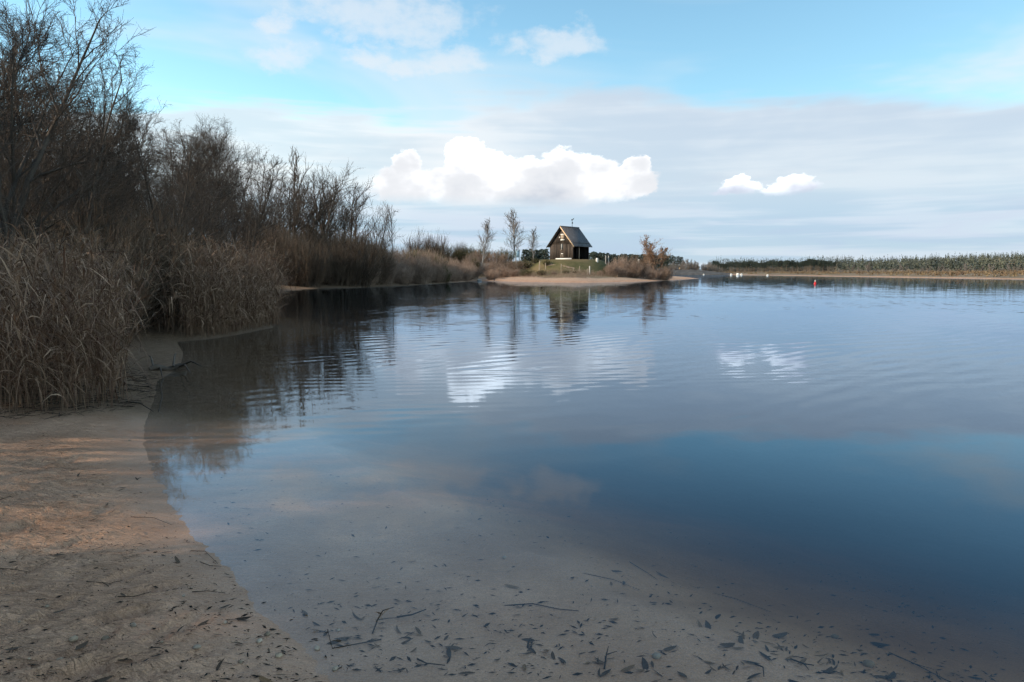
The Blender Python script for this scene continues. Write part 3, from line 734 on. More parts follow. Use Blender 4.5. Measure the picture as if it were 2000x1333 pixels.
# ------------------------------------------------------------------ reeds
def reed_mat(name, c1, c2):
    m, t, b = new_mat(name)
    at = t.nodes.new('ShaderNodeAttribute'); at.attribute_name = 'straw'
    g = t.nodes.new('ShaderNodeNewGeometry'); n = noise(t, g.outputs['Position'], 7.0, 2.0, 0.5)
    c = mixc(t, S(t, at.outputs['Fac']) * 0.8 + (n - 0.5) * 0.5, c1, c2)
    t.links.new(c, b.inputs['Base Color']); b.inputs['Roughness'].default_value = 0.75; b.inputs['Specular IOR Level'].default_value = 0.25
    return m
M['reed'] = reed_mat('dry_reed', (0.115, 0.060, 0.038), (0.42, 0.275, 0.180))
M['reed_far'] = reed_mat('dry_reed_far', (0.13, 0.085, 0.060), (0.34, 0.245, 0.175))
def reed_bed(name, label, pts, seed, hmin, hmax, leaves=7, wide=0.010, mat='reed', lean=0.12, plume=0.4):
    """pts: feet of the stalks; upright stems, some snapped, with ribbon leaves and ragged plumes"""
    rd = np.random.default_rng(seed); N = len(pts); KS = 7
    z = ground(pts[:, 0], pts[:, 1]); h = hmin+(hmax-hmin)*rd.random(N)**0.8*(0.8+0.45*(fbm(pts[:, 0]*1.3, pts[:, 1]*1.3, 2)+0.5))
    a = rd.random(N)*6.283; ln = np.abs(rd.normal(0, lean, N))
    off = np.stack([np.cos(a)*ln+0.09, np.sin(a)*ln-0.04], -1)
    t = np.linspace(0, 1, KS); P = np.zeros((N, KS, 3))
    P[:, :, :2] = pts[:, None]+off[:, None]*(t**1.5)[None, :, None]*h[:, None, None]
    P[:, :, 2] = (z-0.03)[:, None]+h[:, None]*(t-0.4*(ln**2)[:, None]*t**2)
    snap = rd.random(N) < 0.14; kb = 4; ang = rd.random(N)*6.283; dn = rd.uniform(-0.9, 0.35, N)
    for k in range(kb+1, KS):
        st = (h/(KS-1)*(k-kb))[:, None]*np.stack([np.cos(ang)*0.85, np.sin(ang)*0.85, dn], -1)
        P[:, k] = np.where(snap[:, None], P[:, kb]+st, P[:, k])
    P[:, :, 2] = np.maximum(P[:, :, 2], (z-0.03)[:, None]+0.02)
    k = wide/0.010; V, Fc, At = [], [], []; o = 0; tone = np.clip(rd.normal(0.45, 0.28, N), 0, 1.2)
    v, f = tubes(P, np.linspace(0.0042, 0.0017, KS)[None].repeat(N, 0)*k, 3); V.append(v); Fc.append(f); At.append(np.repeat(tone, KS*3)); o += len(v)
    def blades(si, p0, la, el_, L, droop, wd, tn):
        nonlocal o
        n = len(si); d = np.stack([np.cos(la)*np.cos(el_), np.sin(la)*np.cos(el_), np.sin(el_)], -1); q = np.linspace(0, 1, 5)
        Q = p0[:, None]+d[:, None]*(L[:, None]*q[None])[..., None]
        Q[:, :, 2] -= (droop*L)[:, None]*q[None]**2.2
        Q[:, :, 2] = np.maximum(Q[:, :, 2], z[si][:, None]+0.01)
        side = np.cross(d, np.array([0, 0, 1.0])); side /= np.linalg.norm(side, axis=1, keepdims=True)+1e-9
        tw = rd.normal(0, 0.7, n); side = side*np.cos(tw)[:, None]+np.cross(d, side)*np.sin(tw)[:, None]
        v, f = ribbons(Q, wd[:, None]*np.array([0.5, 1.0, 0.85, 0.55, 0.05])[None], side); V.append(v); Fc.append(f+o); At.append(np.repeat(tn, 10)); o += len(v)
    si = np.repeat(np.arange(N), leaves); n = len(si); q = rd.uniform(0.10, 0.97, n)*(KS-1); i = np.minimum(q.astype(int), KS-2); fr = (q-i)[:, None]
    p0 = P[si, i]*(1-fr)+P[si, i+1]*fr
    blades(si, p0, rd.normal(a[si], 1.5), rd.uniform(0.55, 1.35, n), rd.uniform(0.25, 0.75, n)*(hmax/2.2), rd.uniform(0.25, 1.5, n), wide*rd.uniform(0.3, 1.0, n), np.clip(tone[si]+rd.normal(0, 0.25, n), -0.1, 1.25))
    ps = np.nonzero((rd.random(N) < plume) & ~snap)[0]
    if len(ps):
        m = 9; si = np.repeat(ps, m); n = len(si)
        blades(si, P[si, -1]-np.array([0, 0, 1.0])*(rd.random(n)*0.14*hmax/2.2)[:, None], rd.normal(-0.3, 0.6, n), rd.uniform(0.5, 1.3, n), rd.uniform(0.08, 0.20, n)*(hmax/2.2), rd.uniform(0.3, 1.1, n), wide*rd.uniform(0.25, 0.6, n), np.clip(rd.normal(0.75, 0.2, n), 0, 1.3))
    me = mesh_from(name, np.concatenate(V), np.concatenate(Fc))
    at = me.attributes.new('straw', 'FLOAT', 'POINT'); at.data.foreach_set('value', np.concatenate(At).astype(np.float32))
    return tag(obj(name, me, M[mat]), label, 'reeds', kind='stuff')
def feet(poly, n, seed):
    rd = np.random.default_rng(seed); poly = np.array(poly); lo, hi = poly.min(0), poly.max(0); out = []
    while sum(map(len, out)) < n:
        p = lo+(hi-lo)*rd.random((n*3, 2)); s = sdist(poly, p[:, 0], p[:, 1]); out.append(p[s > 0])
    return np.concatenate(out)[:n]
A = [lv(-160,835), lv(-20,832), lv(60,826), lv(150,818), lv(215,806), lv(243,785), lv(238,750), lv(215,715), lv(205,690), (-9.5,13.0), (-13,12)]
reed_bed('reed_clump', 'large near clump of dry grey beige reeds at the back of the sand', feet(A, 2300, 1), 1, 1.1, 2.15, leaves=8, wide=0.0095, lean=0.23)
B = [lv(205,664), lv(300,657), lv(345,664), lv(400,662), lv(460,652), lv(535,637), (-8.8,25.0), (-12.5,29), (-18,29), (-18,16), (-11,14.2)]
reed_bed('reed_clump', 'second clump of dry reeds leaning over the dark cove water', feet(B, 3000, 2), 2, 1.2, 2.4, leaves=7, wide=0.012, lean=0.23)
E = [lv(360,664), lv(400,663), lv(460,653), lv(540,637.5), lv(548,632), (-9.4,27.0), (-12.5,27.0)]
reed_bed('reed_clump', 'lakeward end of the second reed clump, bending over the water', feet(E, 1500, 5), 5, 1.1, 2.5, leaves=6, wide=0.012, lean=0.26)
Cc = [lv(622,562), lv(700,560.5), lv(800,556.5), lv(870,552.5), lv(928,548.3), (-8,150), (-17,110), (-22,84)]
reed_bed('reed_fringe', 'fringe of short reeds along the waterline below the russet thicket', feet(Cc, 3600, 3), 3, 1.2, 2.5, leaves=4, wide=0.024, mat='reed_far', lean=0.13)
def grass_feet():
    rd = np.random.default_rng(33); x = rd.uniform(-10, 42, 26000); y = rd.uniform(112, 175, 26000); q = sdist(MAIN, x, y)
    k = (q > 5.6+2.0*fbm(x*.2, y*.2, 3)) & (q < 19) & (np.hypot(x-HUT[0], y-HUT[1]) > 13) & (fbm(x*.35+9, y*.35, 3) > rd.uniform(-.5, .3, len(x)))
    return np.stack([x[k], y[k]], -1)[:4200]
reed_bed('dry_grass', 'dry pale grass and low scrub between the sandbar and the hut lawn', grass_feet(), 4, 0.25, 0.95, leaves=4, wide=0.022, mat='reed_far', lean=0.35, plume=0.1)
D = [lv(-40,900), lv(0,834), lv(240,806), lv(285,815), lv(262,800), (-8, 8.6), (-9, 7)]
def litter(name, label, pts, seed, n_l, mats):
    rd = np.random.default_rng(seed); z = ground(pts[:, 0], pts[:, 1], True); N = len(pts)
    a = rd.random(N)*6.283; L = rd.uniform(0.04, 0.28, N)*n_l; d = np.stack([np.cos(a), np.sin(a), np.zeros(N)], -1)
    k = np.linspace(-0.5, 0.5, 4); P = np.zeros((N, 4, 3)); P[:, :, :2] = pts[:, None]+(d[:, None]*(L[:, None]*k[None])[..., None])[:, :, :2]
    P[:, :, 2] = z[:, None]+0.008+rd.normal(0, 0.006, (N, 4))
    v, f = tubes(P, np.full((N, 4), 1.0)*rd.uniform(0.0012, 0.0035, N)[:, None], 3)
    tag(obj(name, mesh_from(name, v, f), M[mats]), label, 'debris', kind='stuff')
litter('reed_litter', 'dark broken reed stalks lying at the foot of the near reed clump', feet([lv(-40,850), lv(0,836), lv(130,828), lv(240,806), lv(300,780), lv(300,735), lv(240,725), (-8.5,9.5)], 900, 8), 8, 1.3, 'stick')

# ------------------------------------------------------------------ hut
def build_hut():
    W, L, EV, RG = 6.0, 5.6, 3.2, 6.7
    h = thing('wooden_hut', 'dark weathered plank hut with steep roof and open side on the headland', 'hut', tuple(HUT), R(-41))
    hw, hl = W/2, L/2
    # carcass: left wall, rear gable, inner wall, floor
    wall = MB().box((-hw+0.04, -hl+0.08, -0.2), (-hw+0.14, hl-0.08, EV)); obj('side_wall', wall.mesh('side_wall'), M['plank'], h)
    rear = MB().prism([(-hw, -0.2), (hw, -0.2), (hw, EV), (0, RG-0.25), (-hw, EV)], hl-0.12, hl); obj('rear_wall', rear.mesh('rear_wall'), M['wood_dark'], h)
    back = MB().prism([(-hw+0.15, -0.1), (hw-0.05, -0.1), (hw-0.05, EV), (0, RG-0.35), (-hw+0.15, EV)], -hl+0.07, -hl+0.13); obj('gable_backing', back.mesh('gable_backing'), M['wood_dark'], h)
    inner = MB().box((-0.6, -hl+0.14, 0.0), (-0.5, hl-0.13, EV)); obj('inner_wall', inner.mesh('inner_wall'), M['wood_dark'], h)  # porch shade is partly in this wall's dark colour
    obj('floor', MB().box((-hw+0.15, -hl+0.14, -0.25), (hw+0.5, hl-0.13, 0.02)).mesh('floor'), M['quay'], h)
    obj('loft_floor', MB().box((-0.49, -hl+0.14, EV-0.05), (hw-0.02, hl-0.13, EV+0.06)).mesh('loft_floor'), M['wood_dark'], h)
    # gable planks, two tiers
    rr = random.Random(3); n = 19; pw = W/n
    def roof_z(x): return EV+(RG-EV)*(1-abs(x)/hw)-0.12
    for i in range(n):
        x0 = -hw+i*pw+0.012; x1 = x0+pw-0.024-rr.uniform(0, 0.02); yo = -hl-rr.uniform(0, 0.03)
        z0 = 0.28 if 5 <= i <= 16 else 0.0
        obj('plank', MB().box((x0, yo, z0+rr.uniform(0, .05)), (x1, -hl+0.065, EV-0.06)).mesh('plank'), M['plank'], h)
        za, zb = roof_z(x0), roof_z(x1)
        if min(za, zb) > EV+0.1:
            poly = [(x0, EV+0.06), (x1, EV+0.06), (x1, zb)] + ([(0, roof_z(0))] if x0 < 0 < x1 else []) + [(x0, za)]
            obj('plank', MB().prism(poly, yo+0.01, -hl+0.064).mesh('plank'), M['plank'], h)
    obj('belt_board', MB().box((-hw+0.02, -hl-0.06, EV-0.07), (hw-0.02, -hl+0.06, EV+0.07)).mesh('belt_board'), M['plank'], h)
    obj('plinth', MB().box((-hw+1.6, -hl-0.10, -0.15), (hw-0.35, -hl+0.05, 0.27)).mesh('plinth'), M['white'], h)
    # upper shutter with white lintel and sill
    sh = obj('shutter', MB().box((-0.1, -hl-0.07, 4.15), (0.75, -hl-0.035, 5.0)).mesh('shutter'), M['post'], h)
    obj('lintel', MB().box((-0.15, -hl-0.11, 5.0), (0.85, -hl-0.036, 5.22)).mesh('lintel'), M['white'], sh)
    obj('sill', MB().box((-0.15, -hl-0.13, 3.9), (0.85, -hl-0.036, 4.13)).mesh('sill'), M['white'], sh)
    obj('owl_hole_frame', MB().lathe([(0.05, 0), (0.16, 0), (0.16, 0.06), (0.05, 0.06)], 10).mesh('owl_hole_frame'), M['white'], h, (-0.38, -hl-0.035, 4.55), (R(90), 0, 0))
    # tall window below, divided by a pale post
    win = obj('window', MB().box((-0.2, -hl-0.05, 2.0), (0.5, -hl-0.034, 3.2)).mesh('window'), M['iron'], h)
    obj('mullion', MB().box((0.10, -hl-0.10, 2.0), (0.19, -hl-0.052, 3.2)).mesh('mullion'), M['white'], win)
    obj('sill', MB().box((-0.25, -hl-0.12, 1.9), (0.55, -hl-0.036, 2.0)).mesh('sill'), M['post'], win)
    obj('step_board', MB().box((0.0, -hl-0.12, 1.1), (0.55, -hl-0.036, 1.27)).mesh('step_board'), M['white'], h)
    dr = obj('door', MB().box((-0.2, -hl-0.05, 0.3), (0.5, -hl-0.034, 1.05)).mesh('door'), M['wood_dark'], h)
    for xx in (-0.2, 0.1, 0.4): obj('door_batten', MB().box((xx, -hl-0.09, 0.3), (xx+0.08, -hl-0.051, 1.05)).mesh('door_batten'), M['post'], dr)
    # posts along the open side
    for k, yy in enumerate((-hl+0.05, -hl+1.3, -hl+2.1, hl-0.25)):
        obj('post', MB().box((hw-0.16, yy, -0.1), (hw, yy+0.16, EV)).mesh('post'), M['wood_dark'] if k != 2 else M['post'], h)
    obj('eave_beam', MB().box((hw-0.18, -hl+0.02, EV-0.02), (hw+0.02, hl-0.02, EV+0.2)).mesh('eave_beam'), M['wood_dark'], h)
    # roof: two slabs, ridge cap, verge boards
    ov, th, go = 0.55, 0.12, 0.45
    sl = (RG-EV)/hw
    for sg in (1, -1):
        poly = [(0, RG), (sg*(hw+ov), EV-sl*ov), (sg*(hw+ov), EV-sl*ov+th), (0, RG+th)]
        rf = obj('roof', MB().prism(poly, -hl-go, hl+go).mesh('roof'), M['roof'], h)
        if sg == 1:
            for k in range(9):
                yy = -hl-go+0.05+k*(L+2*go-0.15)/8
                q = 0.045
                obj('batten', MB().prism([(0.10, RG-0.10*sl+th+0.003), (hw+ov-0.02, EV-sl*(ov-0.02)+th+0.003), (hw+ov-0.02, EV-sl*(ov-0.02)+th+q), (0.10, RG-0.10*sl+th+q)], yy, yy+0.05).mesh('batten'), M['roof'], rf)
        poly = [(0, RG-0.22), (sg*(hw+ov), EV-sl*ov-0.22), (sg*(hw+ov), EV-sl*ov+th+0.01), (0, RG+th+0.01)]
        obj('verge_board', MB().prism(poly, -hl-go-0.05, -hl-go-0.004).mesh('verge_board'), M['wood_light' if sg == 1 else 'wood_dark'], h)
    obj('ridge_cap', MB().prism([(-0.16, RG+th-0.10), (0, RG+th+0.02), (0.16, RG+th-0.10), (0.16, RG+th-0.04), (0, RG+th+0.08), (-0.16, RG+th-0.04)], -hl-go-0.02, hl+go+0.02).mesh('ridge_cap'), M['roof'], h)
    obj('gutter_bracket', MB().tube([(hw+0.02, hl+0.05, EV-0.25), (hw+0.3, hl+0.1, EV-0.35), (hw+0.45, hl+0.1, EV-0.2), (hw+0.4, hl+0.1, EV-0.05)], [0.035]*4).mesh('gutter_bracket'), M['white'], h)
    # weather vane
    v = obj('weather_vane', MB().tube([(0, 0.9, RG), (0, 0.9, RG+1.65)], [0.05, 0.04], 8).mesh('weather_vane'), M['iron'], h)
    obj('vane_ball', MB().lathe([(0.0, -0.17), (0.12, -0.12), (0.18, 0), (0.12, 0.12), (0.0, 0.17)], 12, (0.06, 0.9, RG+0.95)).mesh('vane_ball'), M['iron'], v)
    obj('vane_bird', MB().prism([(-0.28, RG+1.55), (-0.05, RG+1.45), (0.2, RG+1.62), (0.42, RG+1.75), (0.40, RG+1.92), (0.12, RG+1.78), (-0.22, RG+1.68)], 0.87, 0.93).mesh('vane_bird'), M['iron'], v)
build_hut()
# ------------------------------------------------------------------ things on the headland
def gz1(x, y): return float(ground(np.array([x]), np.array([y]), True)[0])
def hit(px, py, d0=100.0, d1=230.0):
    dd = np.linspace(d0, d1, 600); r = ray(px, py); X = r[0]*dd/r[1]; Z = EYE+r[2]*dd/r[1]; g = ground(X, dd)
    k = np.nonzero((Z <= g) & (g > 0.05))[0]; i = k[0] if len(k) else int(np.argmin(Z-g))
    return np.array([X[i], dd[i], g[i]])
def post(px, y0, y1, d, r, label, lean=0.0, mat='post', sides=8, name='fence_post'):
    p = hit(px, y1); d = p[1]; z = gz1(p[0], p[1]); top = at_dist(px, y0, d)[2]; h = max(top-z, 0.3)
    o = obj(name, MB().tube([(0,0,-0.3), (lean*0.5*h, 0, h*0.5), (lean*h, 0, h-0.04), (lean*h, 0, h)], [r, r*0.97, r*0.94, r*0.55], sides).mesh(name), M[mat], None, (p[0], p[1], z))
    tag(o, label, 'post', 'posts at the edge of the sand'); return p, h, z
post(1053, 510, 528, 131, 0.10, 'round fence post left of the hut lawn, first of the row', 0.08)
post(1065.5, 514, 528, 131, 0.07, 'thin dark fence post second from the left of the row')
post(1096, 516, 536, 127, 0.075, 'tall slim fence post in front of the hut gable')
post(1119.5, 524, 533, 127, 0.04, 'very thin stake between the slim post and the paired posts')
post(1132, 520, 532, 128, 0.085, 'short fence post in front of the open side of the hut')
post(1147, 525, 537.5, 125, 0.09, 'shorter of the paired posts on the sand, grey')
post(1151.5, 520, 537, 125.6, 0.12, 'taller pale post of the pair on the sand, cut flat', mat='stone')
post(957.5, 522, 531, 135, 0.08, 'short stake beside the stone blocks')
post(1183, 499, 516, 150, 0.10, 'left of two pale pinkish poles behind the right thicket', mat='stone')
post(1188.5, 500, 517, 150, 0.10, 'right of two pale pinkish poles behind the right thicket', mat='stone')
post(1166, 504.5, 511, 158, 0.25, 'stout white stone marker right behind the hut', mat='white')
# rope between posts
def rope(pts, label):
    P = np.array(pts); o = obj('fence_wire', MB().tube(P, [0.012]*len(P), 4).mesh('fence_wire'), M['post']); tag(o, label, 'wire')
def postpt(px, py, h): p = hit(px, py); return np.array([p[0], p[1], gz1(p[0], p[1])+h])
a, b = postpt(1096, 536, 1.2), postpt(1147, 537.5, 0.9)
rope([a*(1-q)+b*q-np.array([0, 0, 0.25*math.sin(q*math.pi)]) for q in np.linspace(0, 1, 9)], 'slack wire strung between the slim post and the paired posts')
# fallen pole
p0 = hit(1028, 528); p1 = at_dist(1045, 514, p0[1]+1.5)
tag(obj('leaning_pole', MB().tube([p0+[0,0,-.2], (p0+p1)/2+[0, 0, .15], p1], [0.09, 0.08, 0.05], 6).mesh('leaning_pole'), M['post']), 'bent grey branch leaning out of the dry grass left of the hut', 'branch')
# notice board with pale blue panel
nb = hit(1009, 507); nz = gz1(nb[0], nb[1]); nh = at_dist(1009, 489, nb[1])[2]-nz
ib = thing('notice_board', 'pale blue notice board between two dark posts beside the tallest birch', 'notice board', (nb[0], nb[1], nz), R(-8))
for xx in (-0.72, 0.58): obj('post', MB().box((xx, -0.07, -0.2), (xx+0.14, 0.07, nh)).mesh('post'), M['iron'], ib)
obj('panel', MB().box((-0.577, -0.03, max(nh-1.75, 0.1)), (0.577, 0.03, nh-0.08)).mesh('panel'), M['blue'], ib)
obj('cap_rail', MB().box((-0.85, -0.1, nh+0.003), (0.85, 0.1, nh+0.10)).mesh('cap_rail'), M['iron'], ib)
# notice plate on a post in front of the right thicket
sp_ = hit(1247, 540); sz = gz1(sp_[0], sp_[1]); sh_ = at_dist(1247, 507, sp_[1])[2]-sz
sg = thing('sign_post', 'white notice plate on a dark post before the right thicket', 'sign', (sp_[0], sp_[1], sz), 0.15)
obj('post', MB().box((-0.08, -0.05, -0.3), (0.08, 0.05, sh_)).mesh('post'), M['iron'], sg)
obj('plate', MB().box((-0.20, -0.085, sh_-0.68), (0.20, -0.052, sh_-0.02)).mesh('plate'), M['white'], sg)
# rocks
def rock(name, label, cat, x, y, size, mat, seed, group=None, sink=0.3, kind=None):
    rd = np.random.default_rng(seed); mb = MB()
    n, m_ = 7, 10; v = []
    for i in range(n+1):
        th = math.pi*i/n
        for j in range(m_):
            a = 2*math.pi*j/m_; q = 1+rd.normal(0, 0.09)
            v.append((math.sin(th)*math.cos(a)*q*size[0], math.sin(th)*math.sin(a)*q*size[1], math.cos(th)*q*size[2]))
    f = [(i*m_+j, (i+1)*m_+j, (i+1)*m_+(j+1) % m_, i*m_+(j+1) % m_) for i in range(n) for j in range(m_)]
    mb.add(v, f); o = obj(name, mb.mesh(name), M[mat], None, (x, y, gz1(x, y)+size[2]*(1-2*sink)), (0, 0, rd.random()*6.28), smooth=True)
    return tag(o, label, cat, group)
def block(px, py0, py1, d, w, label, seed, mat='stone'):
    p = hit(px, py1); d = p[1]; z = gz1(p[0], p[1]); h = min(max(at_dist(px, py0, d)[2]-z, 0.4), 1.1)
    mb = MB(); rd = np.random.default_rng(seed); c = 0.08
    mb.prism([(-w/2, -0.3), (w/2, -0.3), (w/2, h-c), (w/2-c, h+rd.normal(0, .02)), (-w/2+c, h+rd.normal(0, .03)), (-w/2, h-c)], -0.4, 0.4)
    tag(obj('stone_block', mb.mesh('stone_block'), M[mat], None, (p[0], p[1], z), (0, 0, rd.normal(0, .15))), label, 'stone block', 'stone blocks beside the birch')
block(934, 513, 521, 144, 1.5, 'pale flat stone block left of the birch foot', 1)
block(951, 515, 522, 143, 1.4, 'pale stone block right of the birch foot', 2)
block(949, 519, 526, 140, 1.2, 'lower grey stone block in front of the pair by the birch', 3)
for k, (px, py, s, mt, lab) in enumerate([(950, 543, (1.0, .6, .3), 'stone', 'flat pale boulder at the waterline left of the sandbar'), (936, 546, (.6, .4, .2), 'stone', 'small pale stone beside the flat boulder'),
        (965.5, 546.5, (.22, .16, .14), 'darkstone', 'first dark stone at the water edge of the sandbar'), (970, 548.5, (.2, .16, .12), 'darkstone', 'dark stone lowest on the wet edge of the sandbar'),
        (982.5, 548, (.26, .18, .15), 'darkstone', 'largest dark stone on the wet edge of the sandbar'), (989, 545.5, (.2, .15, .1), 'darkstone', 'dark stone set back on the left end of the sandbar')]):
    p = on_level(px, py, 0.3); rock('shore_stone', lab, 'stone', p[0], p[1], s, mt, 40+k, 'stones at the left end of the sandbar')
# buoy
bp = on_level(1592, 555.0)
bu = thing('channel_buoy', 'red buoy with white top floating on the open lake', 'buoy', (bp[0], bp[1], 0.0), 0.3, None, 0.62)
obj('hull', MB().lathe([(0.0, -0.3), (0.24, -0.25), (0.30, 0.0), (0.28, 0.16), (0.17, 0.30), (0.14, 0.5), (0.0, 0.5)], 16).mesh('hull'), M['red'], bu, smooth=True)
obj('topmark', MB().lathe([(0.0, 0.503), (0.135, 0.505), (0.12, 0.74), (0.15, 0.76), (0.06, 0.90), (0.0, 0.92)], 14).mesh('topmark'), M['white'], bu)

# ------------------------------------------------------------------ far shore
def pine_proto(seed, h=14.0, crown=0.5, w=1.7, n=150):
    rd = np.random.default_rng(seed)
    v1, f1 = tubes(np.array([[(0,0,-.5), (0.1,0,h*0.5), (0,0,h*0.97)]]), np.array([[0.19, 0.13, 0.04]]), 5)
    q = rd.random(n)**0.8; z = h*(1-crown)+h*crown*q; r = w*np.sqrt(1-q**2.2)*np.sqrt(rd.random(n))+0.1; a = rd.random(n)*6.283
    c = np.stack([np.cos(a)*r, np.sin(a)*r, z], -1); s = rd.uniform(0.35, 0.8, (n, 1))
    u = np.stack([np.cos(a), np.sin(a), rd.normal(0.1, 0.3, n)], -1)*s; t = np.stack([-np.sin(a), np.cos(a), rd.normal(0, 0.3, n)], -1)*s*0.7
    nn = np.stack([np.zeros(n), np.zeros(n), rd.uniform(0.2, .6, n)], -1)
    v2 = np.stack([c-u*0.3-t, c+u, c-u*0.3+t, c+nn], 1).reshape(-1, 3)
    k = np.arange(n)[:, None]*4
    f2 = np.concatenate([k+[0, 1, 3], k+[1, 2, 3], k+[2, 0, 3]])
    return mesh_from('trunk', v1, f1), mesh_from('crown', v2, f2), h, (v1, f1, v2, f2)
PIN = [pine_proto(201+i, 14, c, w) for i, (c, w) in enumerate([(0.5, 1.7), (0.62, 1.9), (0.42, 1.6), (0.8, 2.2)])]
rp_ = random.Random(77)
def pine(px, d, top, pr, label, group):
    p = at_dist(px, top, d); z = gz1(p[0], p[1]); k = max(p[2]-z, 4)/pr[2]
    t = thing('pine_tree', label, 'tree', (p[0], p[1], z), rp_.random()*6.28, group, (k*1.0, k*1.0, k))
    obj('trunk', pr[0], M['pine_trunk'], t); obj('crown', pr[1], M['pine'], t)
for k in range(200):
    px = 1392+(k+rp_.random())*250/200; d = 640+rp_.uniform(0, 90)
    top = np.interp(px, [1390, 1450, 1530, 1600, 1640], [512, 512, 510, 508.5, 511])+rp_.uniform(-1, 3)+2.5*math.sin(px*0.13)*math.sin(px*0.037)
    pine(px, d, top, PIN[k % 3], 'tall dark pine in the dense stand across the lake', 'pines across the lake')
for k in range(60):
    px = 1152+(k+rp_.random())*150/60; d = 330+rp_.uniform(0, 60)
    top = np.interp(px, [1150, 1165, 1200, 1250, 1300, 1330], [492, 494, 497, 499, 499, 502])+rp_.uniform(-1.5, 3)
    pine(px, d, top, PIN[(3, 1, 3, 0)[k % 4]], 'dark pine in the wood showing between the hut and the headland tip', 'pines behind the hut')
for k in range(22):
    px = 1022+(k+rp_.random())*48/22; d = 300+rp_.uniform(0, 30)
    pine(px, d, 489+rp_.uniform(-2, 3), PIN[3], 'dark pine in the low wood seen under the birch crowns', 'pines left of the hut')
for k in range(14):
    px = 1296+(k+rp_.random())*38/14; d = 520+rp_.uniform(0, 30)
    pine(px, d, np.interp(px, [1290, 1315, 1334], [499, 500, 503])+rp_.uniform(-1, 2), PIN[3], 'dark pine in the clump just past the headland tip', 'pines past the headland')
GRY = [tree_proto(221+i, height=8, stems=5, n=(10, 7, 5), lean=0.5, spread=0.8, start=0.1, r0=0.15, thin=12.0) for i in range(2)]
for k, (px, top) in enumerate([(1306,512), (1316,510), (1326,508), (1337,507), (1347,505), (1356,506), (1364,512), (1373,514), (1381,511), (1390,511), (1397,514), (1404,519), (1342,512), (1320,514), (1386,516), (1310,517), (1332,511), (1352,508), (1360,515), (1378,513), (1394,516), (1408,521)]):
    p = at_dist(px, top, 478+(k % 3)*9); lab = 'rounded grey bare tree on the bank beyond the dark embankment'
    plant_tree('grey_tree', GRY[k % 2], lab, 'tree', p[0], p[1], p[2], k*1.3, 'grey trees beyond the embankment', ('grey_tree', 'grey_tree'), wide=1.0)
# wooded hill: reads as one mass
def hill_wood(name, label, spec, hs, smin, dark, low=0.25):
    rd = np.random.default_rng(9); V, Fc, o = [], [], 0
    bumps = []
    px = np.concatenate([rd.uniform(lo, hi, n) for lo, hi, n, *_ in spec]); d = np.concatenate([rd.uniform(a, b, n) for _, _, n, a, b, *_ in spec]); n = len(px)
    x = (px-1000)/FPX*d; s = sdist(FAR, x, d); z = ground(x, d)
    h = rd.uniform(hs[0], hs[1], n)*(1+0.4*fbm(x*0.02, d*0.02, 3)); w = rd.uniform(0.9, 3.0, n)
    ok = s > smin
    kind = fbm(x*0.012+3, d*0.012, 3)+rd.normal(0, 0.22, n); tone = np.clip(0.45+0.9*fbm(x*0.02, d*0.02+7, 2)+rd.normal(0, 0.22, n), 0, 1); At = []
    for i in np.nonzero(ok)[0]:
        m = 40; q = rd.random(m); a = rd.random(m)*6.283; rnd = kind[i] > 0.05
        if rnd: r = w[i]*1.25*np.sqrt(rd.random(m))*np.sqrt(np.maximum(1-(2*q-0.9)**2/1.25, 0.05))
        else: r = w[i]*0.8*np.sqrt(rd.random(m))*(1.05-q)
        hh = h[i]*(0.85 if rnd else 1.08)
        c = np.stack([x[i]+np.cos(a)*r, d[i]+np.sin(a)*r, z[i]+hh*(low+(0.97-low)*q)], -1); sz = rd.uniform(0.35, 1.0, (m, 1))*(1.15-0.75*q[:, None])
        u = rd.normal(0, 1, (m, 3)); u[:, 2] *= .5; u = u/np.linalg.norm(u, axis=1, keepdims=True)*sz
        t = rd.normal(0, 1, (m, 3)); t = t/np.linalg.norm(t, axis=1, keepdims=True)*sz
        V.append(np.stack([c-u, c+t, c+u, c-t*0.6], 1).reshape(-1, 3)); Fc.append(np.arange(m*4).reshape(-1, 4)+o); o += m*4
        At.append(np.full(m*4, tone[i] if rnd else tone[i]*0.35))
    m, t, b = new_mat('hill_wood')
    g = t.nodes.new('ShaderNodeNewGeometry'); nn = noise(t, g.outputs['Position'], 0.5, 2.0)
    at = t.nodes.new('ShaderNodeAttribute'); at.attribute_name = 'kind_tone'; f = S(t, at.outputs['Fac']) * (0.25 if dark else 1.0) + (nn - 0.5) * 0.35
    c = mixc(t, f.step(0.45, 0.95), mixc(t, f.step(0.0, 0.5), (0.050, 0.060, 0.054), (0.115, 0.122, 0.078)), (0.185, 0.155, 0.120))  # pale greyish tones put distance haze into the foliage colour
    t.links.new(c, b.inputs['Base Color']); b.inputs['Roughness'].default_value = 0.9
    me = mesh_from(name, np.concatenate(V), np.concatenate(Fc)); av = me.attributes.new('kind_tone', 'FLOAT', 'POINT'); av.data.foreach_set('value', np.concatenate(At).astype(np.float32))
    tag(obj(name, me, m), label, 'wood', kind='stuff')
hill_wood('hill_wood', 'green and tawny wood covering the low hill across the lake', [(1630, 2420, 3000, 400, 1000)], (7, 12), 130, False)
hill_wood('pine_wood', 'dark mass of the pine wood behind the front row of pines across the lake', [(1380, 1660, 700, 700, 860)], (10.5, 13.0), 60, True, 0.0)
